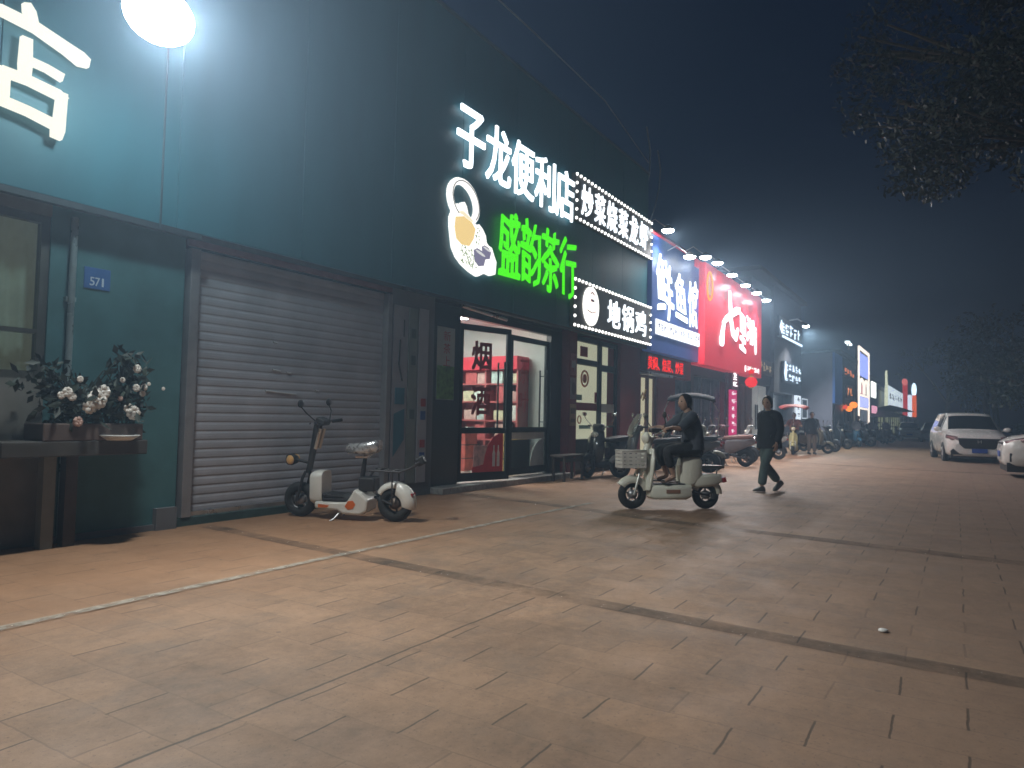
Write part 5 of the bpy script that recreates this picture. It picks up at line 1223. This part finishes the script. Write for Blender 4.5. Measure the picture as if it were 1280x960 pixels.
walk = dict(pelvis=(0,0,.88), waist=(.005,0,1.04), chest=(.015,0,1.22), neck=(.02,0,1.385), skull=(.035,0,1.45), head=(.05,0,1.515),
    lsh=(.0,.165,1.325), lel=(-.03,.225,1.05), lwr=(.07,.225,.84), rsh=(.01,-.165,1.325), rel=(-.06,-.22,1.06), rwr=(.0,-.235,.83),
    lhip=(0,.085,.86), lkn=(.17,.06,.48), lan=(.21,.03,.085), rhip=(0,-.085,.86), rkn=(.05,-.05,.47), ran=(-.27,-.03,.15),
    lhand=(.15,0,-1), rhand=(.1,0,-1), rpitch=.55, lpitch=-.05)
wk = person('person in a loose dark jacket and grey green trousers walking across the paving', walk, mat('jacket_dark', (.014,.017,.026), .9, var=.35, scale=7, bump=.9), mat('trouser_green', (.085,.125,.125), .8, var=.25, scale=7, bump=.8), mat('shoe_grey', (.14,.14,.14), .6),
    facing=(.92,.35,-.05), loc=(12.95,2.78,0), rz=math.atan2(.50,-.86), s=1.02, wide=1.22, hem=.85, bun=(-.115,0,-.05), sleeve=1.)
ride = dict(pelvis=(-.33,0,.87), waist=(-.335,0,1.02), chest=(-.30,0,1.19), neck=(-.255,0,1.335), skull=(-.235,0,1.40), head=(-.215,0,1.46),
    lsh=(-.27,.165,1.27), lel=(-.04,.235,1.10), lwr=(.10,.275,1.115), rsh=(-.27,-.165,1.27), rel=(-.04,-.235,1.10), rwr=(.10,-.275,1.115),
    lhip=(-.30,.085,.84), lkn=(.11,.14,.80), lan=(.06,.10,.44), rhip=(-.30,-.085,.84), rkn=(.11,-.14,.80), ran=(.02,-.10,.44),
    lhand=(1,.1,-.25), rhand=(1,-.1,-.25), lpalm=(0,0,-1), rpalm=(0,0,-1), ltoe=(.16,0,-.05), rtoe=(.16,0,-.05))
rider_pose = dict(ride); rider_pose.update(lan=(-.04,.07,.445), ran=(.0,-.07,.445), ltoe=(.15,.05,-.055))
def on(e_sc): return dict(loc=tuple(e_sc.location), rz=e_sc.rotation_euler.z)
person('rider in a dark blue top and black trousers steering the cream scooter', rider_pose, mat('top_navy', (.055,.065,.085), .8, var=.3, scale=8, bump=.9), mat('trouser_black', (.02,.021,.024), .8, var=.2), mat('sandal_brown', (.10,.06,.045), .6),
    facing=(.96,.22,.08), sleeve=.35, hem=.35, collar=False, legcut=.72, bare=True, wide=1.08, curl=1.5, long=.6, bun=(-.07,0,-.10), **on(rd))
person('rider in an orange brown shirt with bare arms on the pale yellow scooter', ride, mat('shirt_rust', (.28,.10,.07), .8, var=.3, scale=12), mat('trouser_dark', (.03,.03,.035), .8), m_black, facing=(1,.1,0), sleeve=.2, hem=.35, collar=False, curl=1.5, **on(yl))
stand = dict(walk); stand.update(lkn=(.06,.09,.47), lan=(.02,.10,.085), rkn=(.03,-.09,.47), ran=(-.02,-.10,.085), rpitch=0., lpitch=0., lel=(.05,.24,1.08), lwr=(.26,.2,.98), lhand=(1,-.1,-.1))
person('person in black with a dark cap of hair standing beside the yellow scooter', stand, mat('jacket_black', (.018,.018,.024), .8), mat('trouser_tan', (.16,.13,.11), .8), m_black, facing=(1,-.3,-.1), loc=(29.3,4.72,0), rz=R(-150), wide=1.15)
person('distant person in a grey top standing among parked mopeds by the framed sign', stand, mat('top_grey', (.13,.13,.15), .8), MATS['trouser_dark'], m_black, loc=(43.6,4.6,0), rz=R(-170))
# ------------------------------------------------------------------ cars (local x forward)
m_cglass = mat('car_glass', (.012,.014,.017), .06, var=0, coat=.5)
m_trim = mat('car_trim', (.018,.018,.02), .45, var=.1)
m_plate = mat('plate_blue_car', (.03,.07,.30), .4, var=.05)
def car(label, st, paint, L_, W_, wheels, wr, grille, lamps, plate, cat, name='parked_car', fog=None, mirror_at=None, glass_from=None, roofm=None, chrome=None, emblem=None):
    """st: stations (x, z low, z belt, z top, half width, half width at belt, half width at top)"""
    e = thing(name, label, cat, (0,0,0))
    def ring(s):
        x, zl, zb, zt, w_, wb, wt = s
        h = [(0,zl),(w_*.86,zl),(w_*.97,zl+.08),(w_,zl+.25*(zb-zl)+.08),(w_,zl+.72*(zb-zl)),(wb,zb),(wb*.985,zb+.012),(wt,zt-.055),(wt*.93,zt-.012),(wt*.6,zt+.012),(0,zt+.022)]
        return [(x,y,z) for y, z in h]+[(x,-y,z) for y, z in h[-2:0:-1]]
    rs = [ring(s) for s in st]; n = len(rs[0])
    body, gl = MB(), {'windscreen': MB(), 'side_window': MB(), 'side_window_': MB(), 'rear_window': MB()}
    vs = [v for r in rs for v in r]
    gi = glass_from     # dict: windscreen (i), rear (i), side (set of i)
    for i in range(len(rs)-1):
        for k in range(n):
            k2 = (k+1) % n; f = [rs[i][k], rs[i+1][k], rs[i+1][k2], rs[i][k2]]
            seg = min(k, n-1-k)
            if i in gi['windscreen'] and seg in (8,9): gl['windscreen'].add(f, [(0,1,2,3)], True)
            elif i in gi['rear'] and seg in (8,9): gl['rear_window'].add(f, [(0,1,2,3)], True)
            elif i in gi['side'] and seg == 6: gl['side_window' if f[0][1] > 0 else 'side_window_'].add(f, [(0,1,2,3)], True)
            else: body.add(f, [(0,1,2,3)], True)
    body.add(rs[0], [tuple(range(n))]); body.add(rs[-1], [tuple(range(n))[::-1]])
    bm = bmesh.new()
    o = body.build('body', paint, e)
    bm.from_mesh(o.data); bmesh.ops.remove_doubles(bm, verts=bm.verts, dist=.0005); bmesh.ops.recalc_face_normals(bm, faces=bm.faces); bm.to_mesh(o.data); bm.free()
    for nm, q in gl.items():
        if q.v:
            g_ = q.build(nm.rstrip('_'), m_cglass, e)
    # arches and wheels
    for wx in wheels:
        for s_ in (-1,1):
            q = MB(); q.lathe([(.001,0),(wr+.055,0),(wr+.055,.012),(.001,.012)], c=(wx, s_*(W_/2-.012)-.006, wr+.01), axis='Y', n=28); q.build('wheel_arch', m_trim, e)
            wh = thing('wheel', None, None, (wx, s_*(W_/2-.075), wr)); wh.parent = e
            q = MB(); q.lathe([(wr*.62,-.10),(wr*.94,-.10),(wr,-.07),(wr,.07),(wr*.94,.10),(wr*.62,.10)], axis='Y', n=28, closed=True); q.build('tyre', m_tyre, wh)
            q = MB(); q.lathe([(.001,s_*.075),(wr*.16,s_*.08),(wr*.2,s_*.05),(.001,s_*.045)], axis='Y', n=18)
            q.lathe([(wr*.56,-.09),(wr*.62,-.09),(wr*.62,.095),(wr*.57,.09)], axis='Y', n=28, closed=True)
            for k in range(5):
                a = 2*PI*k/5; q.tube([(wr*.12*math.cos(a),s_*.07,wr*.12*math.sin(a)),(wr*.6*math.cos(a),s_*.08,wr*.6*math.sin(a))], [.045,.032], 6)
            q.build('rim', mat('alloy', (.45,.45,.46), .3, .8, var=.05), wh)
    q = MB(); xf = grille[0]
    q.prism(grille[2], lambda u,v,d: (d,u,v), xf-.06, xf); gr = q.build('grille', m_trim, e, bevel=.008)
    q = MB()
    for k in range(grille[3]):
        z = grille[1][0]+(grille[1][1]-grille[1][0])*(k+.5)/grille[3]; ww = grille[1][2]
        q.box(xf-.01, xf+.006, -ww, ww, z-.007, z+.007)
    q.build('grille_bar', chrome or m_trim, gr)
    if emblem:
        q = MB(); q.box(xf,xf+.02,-.055,-.035,emblem-.045,emblem+.045); q.box(xf,xf+.02,.035,.055,emblem-.045,emblem+.045); q.box(xf,xf+.02,-.035,.035,emblem-.008,emblem+.008); q.build('emblem', m_chrome, gr)
    for s_ in (-1,1):
        q = MB(); q.loft([[(x,s_*y,z) for x, y, z in sec] for sec in lamps]); hl = q.build('headlight', mat('car_lamp', (.22,.12,.12), .12, .2, coat=.6, var=.3, scale=14), e)
        q = MB()
        a = [Vector(p) for p in lamps[0]]; b = [Vector(p) for p in lamps[-1]]
        c0 = sum(a, Vector((0,0,0)))/len(a); c1 = sum(b, Vector((0,0,0)))/len(b)
        for t in (.3,.65): 
            c = c0.lerp(c1,t); q.ball((c.x+.035,s_*c.y,c.z), (.02,.035,.03), 10, 7)
        q.build('lamp_lens', m_chrome, hl)
        if fog:
            q = MB(); q.prism([(s_*y,z) for y, z in fog[1]], lambda u,v,d: (d,u,v), fog[0]-.06, fog[0]); q.build('fog_lamp', m_trim, e, bevel=.01)
        if mirror_at:
            x, y, z = mirror_at; q = MB(); q.ball((x,s_*(y+.13),z), (.07,.12,.085), 14, 10); q.tube([(x+.02,s_*(y-.02),z-.04),(x,s_*(y+.06),z-.03)], .025, 8); q.build('wing_mirror', paint, e)
    q = MB(); q.box(plate[0],plate[0]+.015,-.22,.22,plate[1],plate[1]+.14); q.build('number_plate', m_plate, e, bevel=.004)
    q = MB(); q.box(st[-1][0]+.1,st[0][0]-.08,-W_/2+.12,W_/2-.12,.14,st[3][1]+.1); q.build('underbody', m_trim, e)
    if mirror_at:
        q = MB()
        for s_ in (-1,1): q.cbox((mirror_at[0]-.75,s_*(W_/2-.012),mirror_at[2]-.12),(.16,.03,.03))
        q.build('door_handle', m_chrome, e)
    return e
m_wp = mat('white_paint', (.66,.65,.62), .25, coat=.6, var=.02)
# minivan
van_st = [(2.40,.30,.60,.66,.66,.64,.60),(2.34,.22,.68,.78,.82,.80,.72),(2.15,.20,.80,.90,.89,.86,.78),(1.75,.20,.90,1.00,.91,.88,.80),(1.30,.22,.96,1.07,.915,.89,.79),(1.22,.22,.97,1.10,.915,.89,.785),(.55,.22,1.0,1.56,.915,.885,.68),(.42,.22,1.0,1.62,.915,.885,.675),(.30,.22,1.0,1.64,.915,.885,.675),(-.62,.22,1.02,1.68,.915,.885,.675),(-.72,.22,1.02,1.68,.915,.885,.675),(-1.9,.24,1.04,1.66,.91,.88,.66),(-2.15,.25,1.04,1.60,.90,.87,.65),(-2.38,.30,1.0,1.30,.86,.84,.66),(-2.42,.36,.9,1.0,.80,.78,.6)]
vn = car('white minivan with dark grille and windscreen parked facing up the paving', van_st, m_wp, 4.84, 1.83, (1.45,-1.4), .33,
    (2.425, (.50,.80,.50), [(-.60,.81),(-.56,.60),(-.42,.47),(.42,.47),(.56,.60),(.60,.81)], 4),
    [[(2.33,.60,.86),(2.36,.60,.78),(2.36,.60,.68),(2.2,.60,.68)],[(2.25,.76,.89),(2.32,.76,.82),(2.32,.76,.72),(2.1,.76,.72)],[(2.02,.90,.92),(2.10,.90,.86),(2.10,.90,.80),(1.95,.90,.80)]],
    (2.432,.33), 'van', 'minivan', (2.40,[(.46,.27),(.80,.26),(.82,.38),(.74,.46),(.60,.34)]), (1.05,.90,1.10), dict(windscreen=(5,), rear=(12,), side=(6,8,10)), emblem=.70)
va = R(180+8); vd = Vector((math.cos(va), math.sin(va)))
vn.location = (28.05-vd.x*2.2+.0, -.62-vd.y*2.2, 0); vn.rotation_euler.z = va
suv_st = [(2.25,.40,.70,.76,.60,.58,.5),(2.20,.30,.78,.86,.80,.78,.66),(2.0,.26,.88,.97,.90,.87,.75),(1.6,.26,.98,1.05,.93,.90,.80),(1.10,.28,1.02,1.10,.93,.90,.80),(1.0,.28,1.03,1.14,.93,.90,.79),(.25,.28,1.06,1.56,.93,.89,.68),(.12,.28,1.06,1.62,.93,.89,.67),(.0,.28,1.06,1.63,.93,.89,.67),(-.8,.28,1.08,1.64,.93,.89,.67),(-.9,.28,1.08,1.64,.93,.89,.67),(-1.6,.30,1.10,1.60,.92,.88,.65),(-1.85,.32,1.10,1.55,.91,.87,.64),(-2.2,.36,1.05,1.22,.86,.84,.66),(-2.25,.42,.95,1.05,.80,.78,.6)]
sv = car('white sport utility car nosing into view beside the minivan', suv_st, m_wp, 4.5, 1.86, (1.38,-1.3), .36,
    (2.24, (.62,.82,.45), [(-.55,.84),(-.5,.60),(.5,.60),(.55,.84)], 4),
    [[(2.19,.55,.87),(2.22,.55,.82),(2.2,.55,.77),(2.05,.55,.77)],[(2.08,.74,.91),(2.16,.74,.86),(2.14,.74,.78),(1.98,.74,.78)],[(1.72,.90,.99),(1.84,.92,.93),(1.82,.92,.86),(1.66,.9,.88)]],
    (2.26,.48), 'car', 'sport_utility_car', (2.12,[(.70,.40),(.84,.38),(.87,.58),(.74,.62)]), (.85,.93,1.16), dict(windscreen=(5,), rear=(12,), side=(6,8,10)), chrome=m_chrome)
sa = math.atan2(1,-.04); sd_ = Vector((math.cos(sa), math.sin(sa)))
wheelpos = Vector((20.7,-1.82)); lft = Vector((-sd_.y, sd_.x))
p0 = wheelpos-sd_*1.38-lft*.87
sv.location = (p0.x, p0.y, 0); sv.rotation_euler.z = sa
# distant saloon
sal_st = [(2.25,.34,.58,.62,.6,.58,.5),(2.18,.24,.64,.70,.80,.78,.66),(1.9,.22,.72,.80,.86,.83,.74),(1.2,.22,.82,.90,.88,.85,.76),(.95,.22,.84,.94,.88,.85,.75),(.2,.22,.88,1.36,.88,.84,.60),(.1,.22,.88,1.40,.88,.84,.6),(-.3,.22,.88,1.42,.88,.84,.6),(-.4,.22,.88,1.42,.88,.84,.6),(-1.0,.22,.90,1.36,.88,.84,.6),(-1.75,.24,.90,1.02,.87,.84,.7),(-2.2,.28,.86,.94,.84,.8,.66),(-2.3,.36,.8,.84,.76,.72,.6)]
sl_ = car('distant pale saloon car facing the camera beyond the parked mopeds', sal_st, mat('silver_paint', (.48,.48,.47), .3, coat=.5, var=.02), 4.55, 1.76, (1.35,-1.35), .31,
    (2.24, (.42,.58,.4), [(-.5,.58),(-.45,.42),(.45,.42),(.5,.58)], 3),
    [[(2.17,.5,.68),(2.2,.5,.64),(2.18,.5,.58),(2.05,.5,.58)],[(2.05,.70,.72),(2.12,.70,.68),(2.10,.70,.6),(1.95,.70,.6)],[(1.75,.85,.76),(1.86,.86,.72),(1.84,.86,.66),(1.7,.85,.68)]],
    (2.25,.34), 'car', 'saloon_car', None, (.75,.86,.94), dict(windscreen=(4,), rear=(9,), side=(5,7)))
sl_.location = (68.0, 3.35, 0); sl_.rotation_euler.z = R(184)
c2 = copy_tree(sl_); c2.location = (60.0, 1.35, 0); c2.rotation_euler.z = R(182); c2['label'] = 'dark far car half hidden behind the white minivan'
dkp = mat('dark_paint', (.03,.035,.045), .3, coat=.5)
for ch in c2.children:
    if ch.name.startswith(('body','wing_mirror')): ch.data = ch.data.copy(); ch.data.materials[0] = dkp

# ------------------------------------------------------------------ bench-like side table, flower stand
e = thing('side_table', 'small dark wooden table standing between the shop door and the red pillar', 'table', (12.33,6.5,0)); O = (12.33,6.5,0)
m_dw = mat('dark_wood', (.05,.035,.03), .5, var=.3, scale=5)
q = MB(); q.box(11.9,12.8,6.28,6.58,.46,.50); q.build('table_top', m_dw, e, off=O, bevel=.006)
for (xx,yy) in ((11.97,6.31),(12.73,6.31),(11.97,6.54),(12.73,6.54)):
    q = MB(); q.box(xx-.022,xx+.022,yy-.022,yy+.022,0,.458); q.build('leg', m_dw, e, off=O)
q = MB(); q.box(11.99,12.71,6.30,6.32,.36,.43); q.box(11.99,12.71,6.53,6.55,.36,.43); q.build('apron', m_dw, e, off=O)

O = (3.4,6.45,0)
e = thing('flower_stand', 'wooden ledge with dark foliage and white and pink blossoms against the teal wall', 'flower stand', O)
q = MB(); q.box(2.6,3.80,6.38,6.82,.80,.93); q.build('ledge', mat('ledge_brown', (.055,.05,.045), .7, var=.2), e, off=O, bevel=.01)
for xx, m_ in ((3.02,mat('leg_pale', (.20,.21,.19), .7)),(3.2,m_dw)):
    q = MB(); q.box(xx,xx+.1,6.6,6.7,0,.798); q.build('leg', m_, e, off=O)
q = MB(); q.box(2.9,3.75,6.38,6.72,.932,1.08); q.build('trough', mat('trough', (.10,.07,.06), .7), e, off=O, bevel=.01)
def leafy(q, c, r, n, size, rr_, flat=1.):
    for k in range(n):
        d = Vector((rr_.gauss(0,1), rr_.gauss(0,1), rr_.gauss(0,1))).normalized()*(rr_.random()**.45)
        p = Vector(c)+Vector((d.x*r[0], d.y*r[1], d.z*r[2]))
        a = Vector((rr_.gauss(0,1), rr_.gauss(0,1), rr_.gauss(0,1)*flat)).normalized(); b = a.orthogonal().normalized(); b.rotate(Matrix.Rotation(rr_.random()*6.28, 3, a))
        l = size*rr_.uniform(.45,1.5); w_ = l*.42; nn = a.cross(b)
        q.add([p, p+b*l*.5+nn*w_*.5+a*.02*l, p+b*l, p+b*l*.5-nn*w_*.5+a*.02*l], [(0,1,2,3)])
rr_ = random.Random(3)
q = MB()
for c, r, n in (((3.2,6.5,1.2),(.35,.2,.2),260),((3.6,6.5,1.25),(.25,.2,.3),220),((3.65,6.5,1.6),(.2,.15,.18),120),((3.0,6.55,1.45),(.25,.15,.2),130),((3.4,6.5,1.35),(.5,.2,.12),180)): leafy(q, c, r, n, .10, rr_)
for k in range(14):
    xx = rr_.uniform(2.95,3.8); q.tube([(xx,6.55,1.05),(xx+rr_.uniform(-.1,.1),6.5,1.3),(xx+rr_.uniform(-.2,.2),6.45,rr_.uniform(1.4,1.7))], .006, 5)
q.build('foliage', mat('foliage_dark', (.022,.032,.022), .6, var=.4, scale=6), e, off=O, fix=False)
fl_white, fl_pink = mat('petal_white', (.72,.68,.62), .6, var=.08), mat('petal_pink', (.55,.36,.30), .6, var=.15)
def on_px(px, py, Y):
    s = ((px-640)/884, -(py-480)/884, 1); r = [s[0]*a[0]+s[1]*a[1]+s[2]*a[2] for a in (aX,aY,aZ)]; t = Y/r[1]
    return (r[0]*t, Y, 1.22+r[2]*t)
for (px, py, sz, m_) in ((120,500,.12,fl_white),(128,490,.09,fl_white),(112,508,.09,fl_white),(166,516,.09,fl_white),(160,510,.06,fl_white),(171,461,.055,fl_white),(170,485,.05,fl_white),(180,484,.045,fl_white),(178,492,.04,fl_white),(84,490,.06,fl_white),(90,496,.05,fl_white),(76,494,.045,fl_white),(100,474,.04,fl_white),(97,527,.06,fl_pink),(150,498,.035,fl_pink),(153,475,.035,fl_white),(204,486,.025,fl_white),(186,480,.025,fl_white)):
    c = Vector(on_px(px, py, 6.36)); q = MB(); q.ball(c, sz*.3, 8, 6)
    for k in range(9):
        a = 2*PI*k/9; t = .5 if k % 2 else .8
        q.ball(c+Vector((math.cos(a)*sz*.42, -sz*.18*t, math.sin(a)*sz*.42)), (sz*.34, sz*.13, sz*.30), 8, 5, Matrix.Rotation(-a,4,'Y'))
    q.build('blossom', m_, e, off=O)
q = MB(); q.lathe([(.001,.0),(.10,.0),(.17,.045),(.16,.05),(.09,.01),(.001,.01)], c=(3.52,6.36,.932), n=20); q.build('dish', mat('dish_white', (.7,.7,.68), .3), e, off=O)

# ------------------------------------------------------------------ trees
def tree(label, x, y, h, crown, n, size, seed, lean=(0,0), group=None, col=(.03,.04,.02)):
    rr_ = random.Random(seed); O = (x,y,0)
    e = thing('tree', label, 'tree', O, 0, group)
    q = MB(); top = Vector((x+lean[0], y+lean[1], h*.62))
    pts = [Vector((x,y,0)).lerp(top, t)+Vector((rr_.uniform(-.1,.1), rr_.uniform(-.1,.1), 0))*(t > 0) for t in (0,.25,.5,.75,1)]
    q.tube(pts, [h*.028,h*.022,h*.019,h*.015,h*.010], 10)
    for c, r, k in crown:
        b = pts[rr_.choice((2,3,4))]; C_ = Vector(c)
        m1 = b.lerp(C_,.5)+Vector((0,0,.2)); q.tube([b,m1,C_], [h*.011,h*.007,h*.003], 7)
        for _ in range(4):
            t = C_+Vector((rr_.uniform(-1,1)*r[0], rr_.uniform(-1,1)*r[1], rr_.uniform(-.7,.9)*r[2]))*.8; q.tube([m1.lerp(C_,.5),t], [h*.004,h*.0015], 5)
    q.build('trunk', mat('bark', (.09,.075,.06), .9, var=.3, scale=8, bump=.5), e, off=O)
    q = MB()
    for c, r, k in crown:
        for _ in range(max(3,int(n*k/60))):
            d = Vector((rr_.gauss(0,1), rr_.gauss(0,1), rr_.gauss(0,1))).normalized()*(rr_.random()**.4)
            leafy(q, (c[0]+d.x*r[0], c[1]+d.y*r[1], c[2]+d.z*r[2]), (size*4,size*4,size*2.6), 60, size, rr_)
    q.build('crown', mat('leaf_%d' % int(col[1]*1000), col, .55, var=.45, scale=2.5), e, off=O, fix=False)
    return e
tree('tall tree whose dark leafy boughs hang in from outside the corner of the picture', 15.5, -6.2, 11.5,
    [((13.2,-1.4,7.2),(1.9,1.5,1.3),1.1),((12.0,-.6,6.0),(1.5,1.0,.9),.8),((11.5,.15,5.1),(1.0,.7,.6),.45),((14.0,-2.4,9.2),(2.4,2.0,1.5),1.2),((12.2,-2.2,8.4),(2.0,1.4,1.3),.9),((15.5,-3.2,6.4),(2.2,1.7,1.3),.9),((13.4,-.1,8.6),(1.4,1.0,1.0),.55),((11.8,-1.6,4.7),(1.2,.7,.6),.4),((12.4,.75,6.3),(.9,.7,.55),.22),((13.0,.9,7.4),(1.0,.7,.6),.2)], 5600, .085, 11, (-.8,1.4), col=(.016,.02,.014))
TG = 'dark trees along the road side'
for i, (x, y, h, lb) in enumerate(((40,-3.6,7.5,'round crowned dark tree rising straight behind the white minivan'),(52,-1.6,8.5,'tall dark tree between the minivan roof and the coloured towers'),(66,-2.6,10,'broad dark tree farther back, over the gap beside the minivan'),(32,-5.8,7.,'low dark tree above the white sport utility car'),(86,.6,11,'far dark tree closing the end of the street'))):
    r0 = h*.28; rr2 = random.Random(40+i)
    cr = [((x+rr2.uniform(-1,1)*r0, y+rr2.uniform(-1,1)*r0, h*.62+rr2.uniform(-.9,1)*r0*.8),(r0*.75,r0*.75,r0*.6),.5) for _ in range(7)]
    tree(lb, x, y, h, cr, 1000, .22, 60+i, group=TG, col=(.03,.04,.024))
# dark shrub hedge behind the parked cars
e = thing('hedge', 'dark leafy hedge running behind the parked white cars', 'hedge', (45,-4.6,0))
q = MB(); rr_ = random.Random(5)
for k in range(170):
    leafy(q, (22+k*.36, -4.9+rr_.uniform(-.35,.35), rr_.uniform(.2,1.25)), (.45,.45,.35), 40, .16, rr_)
q.build('foliage', MATS['leaf_40'], e, off=(45,-4.6,0), fix=False)
q = MB()
for k in range(60): q.tube([(22+k,-4.9,0),(22+k+rr_.uniform(-.2,.2),-4.9+rr_.uniform(-.2,.2),1.1)], .02, 5)
q.build('stem', MATS['bark'], e, off=(45,-4.6,0))
# small light litter on the paving
px = (4.75,.37)
tag(MB().lathe([(.001,.012),(.022,.012),(.028,.006),(.026,0)], c=(px[0],px[1],.004), n=14).build('bottle_cap', mat('cap_white', (.75,.75,.72), .4), loc=(px[0],px[1],.004)), 'tiny white bottle cap lying alone on the open paving', 'bottle cap')

# ------------------------------------------------------------------ haze volume, added for the veil and the glow round lamps
hz = MB().box(-8.5, 170, -16, 20, -1, 14.2).build('haze', None or bpy.data.materials.new('haze_veil'))
tag(hz, kind='stuff')
m = hz.data.materials[0]; N, L = nt(m); N.clear()
o_ = N.new('ShaderNodeOutputMaterial'); v_ = N.new('ShaderNodeVolumePrincipled')
v_.inputs['Color'].default_value = (.50,.73,1,1); v_.inputs['Density'].default_value = HAZE; v_.inputs['Anisotropy'].default_value = .55
L.new(v_.outputs[0], o_.inputs['Volume'])
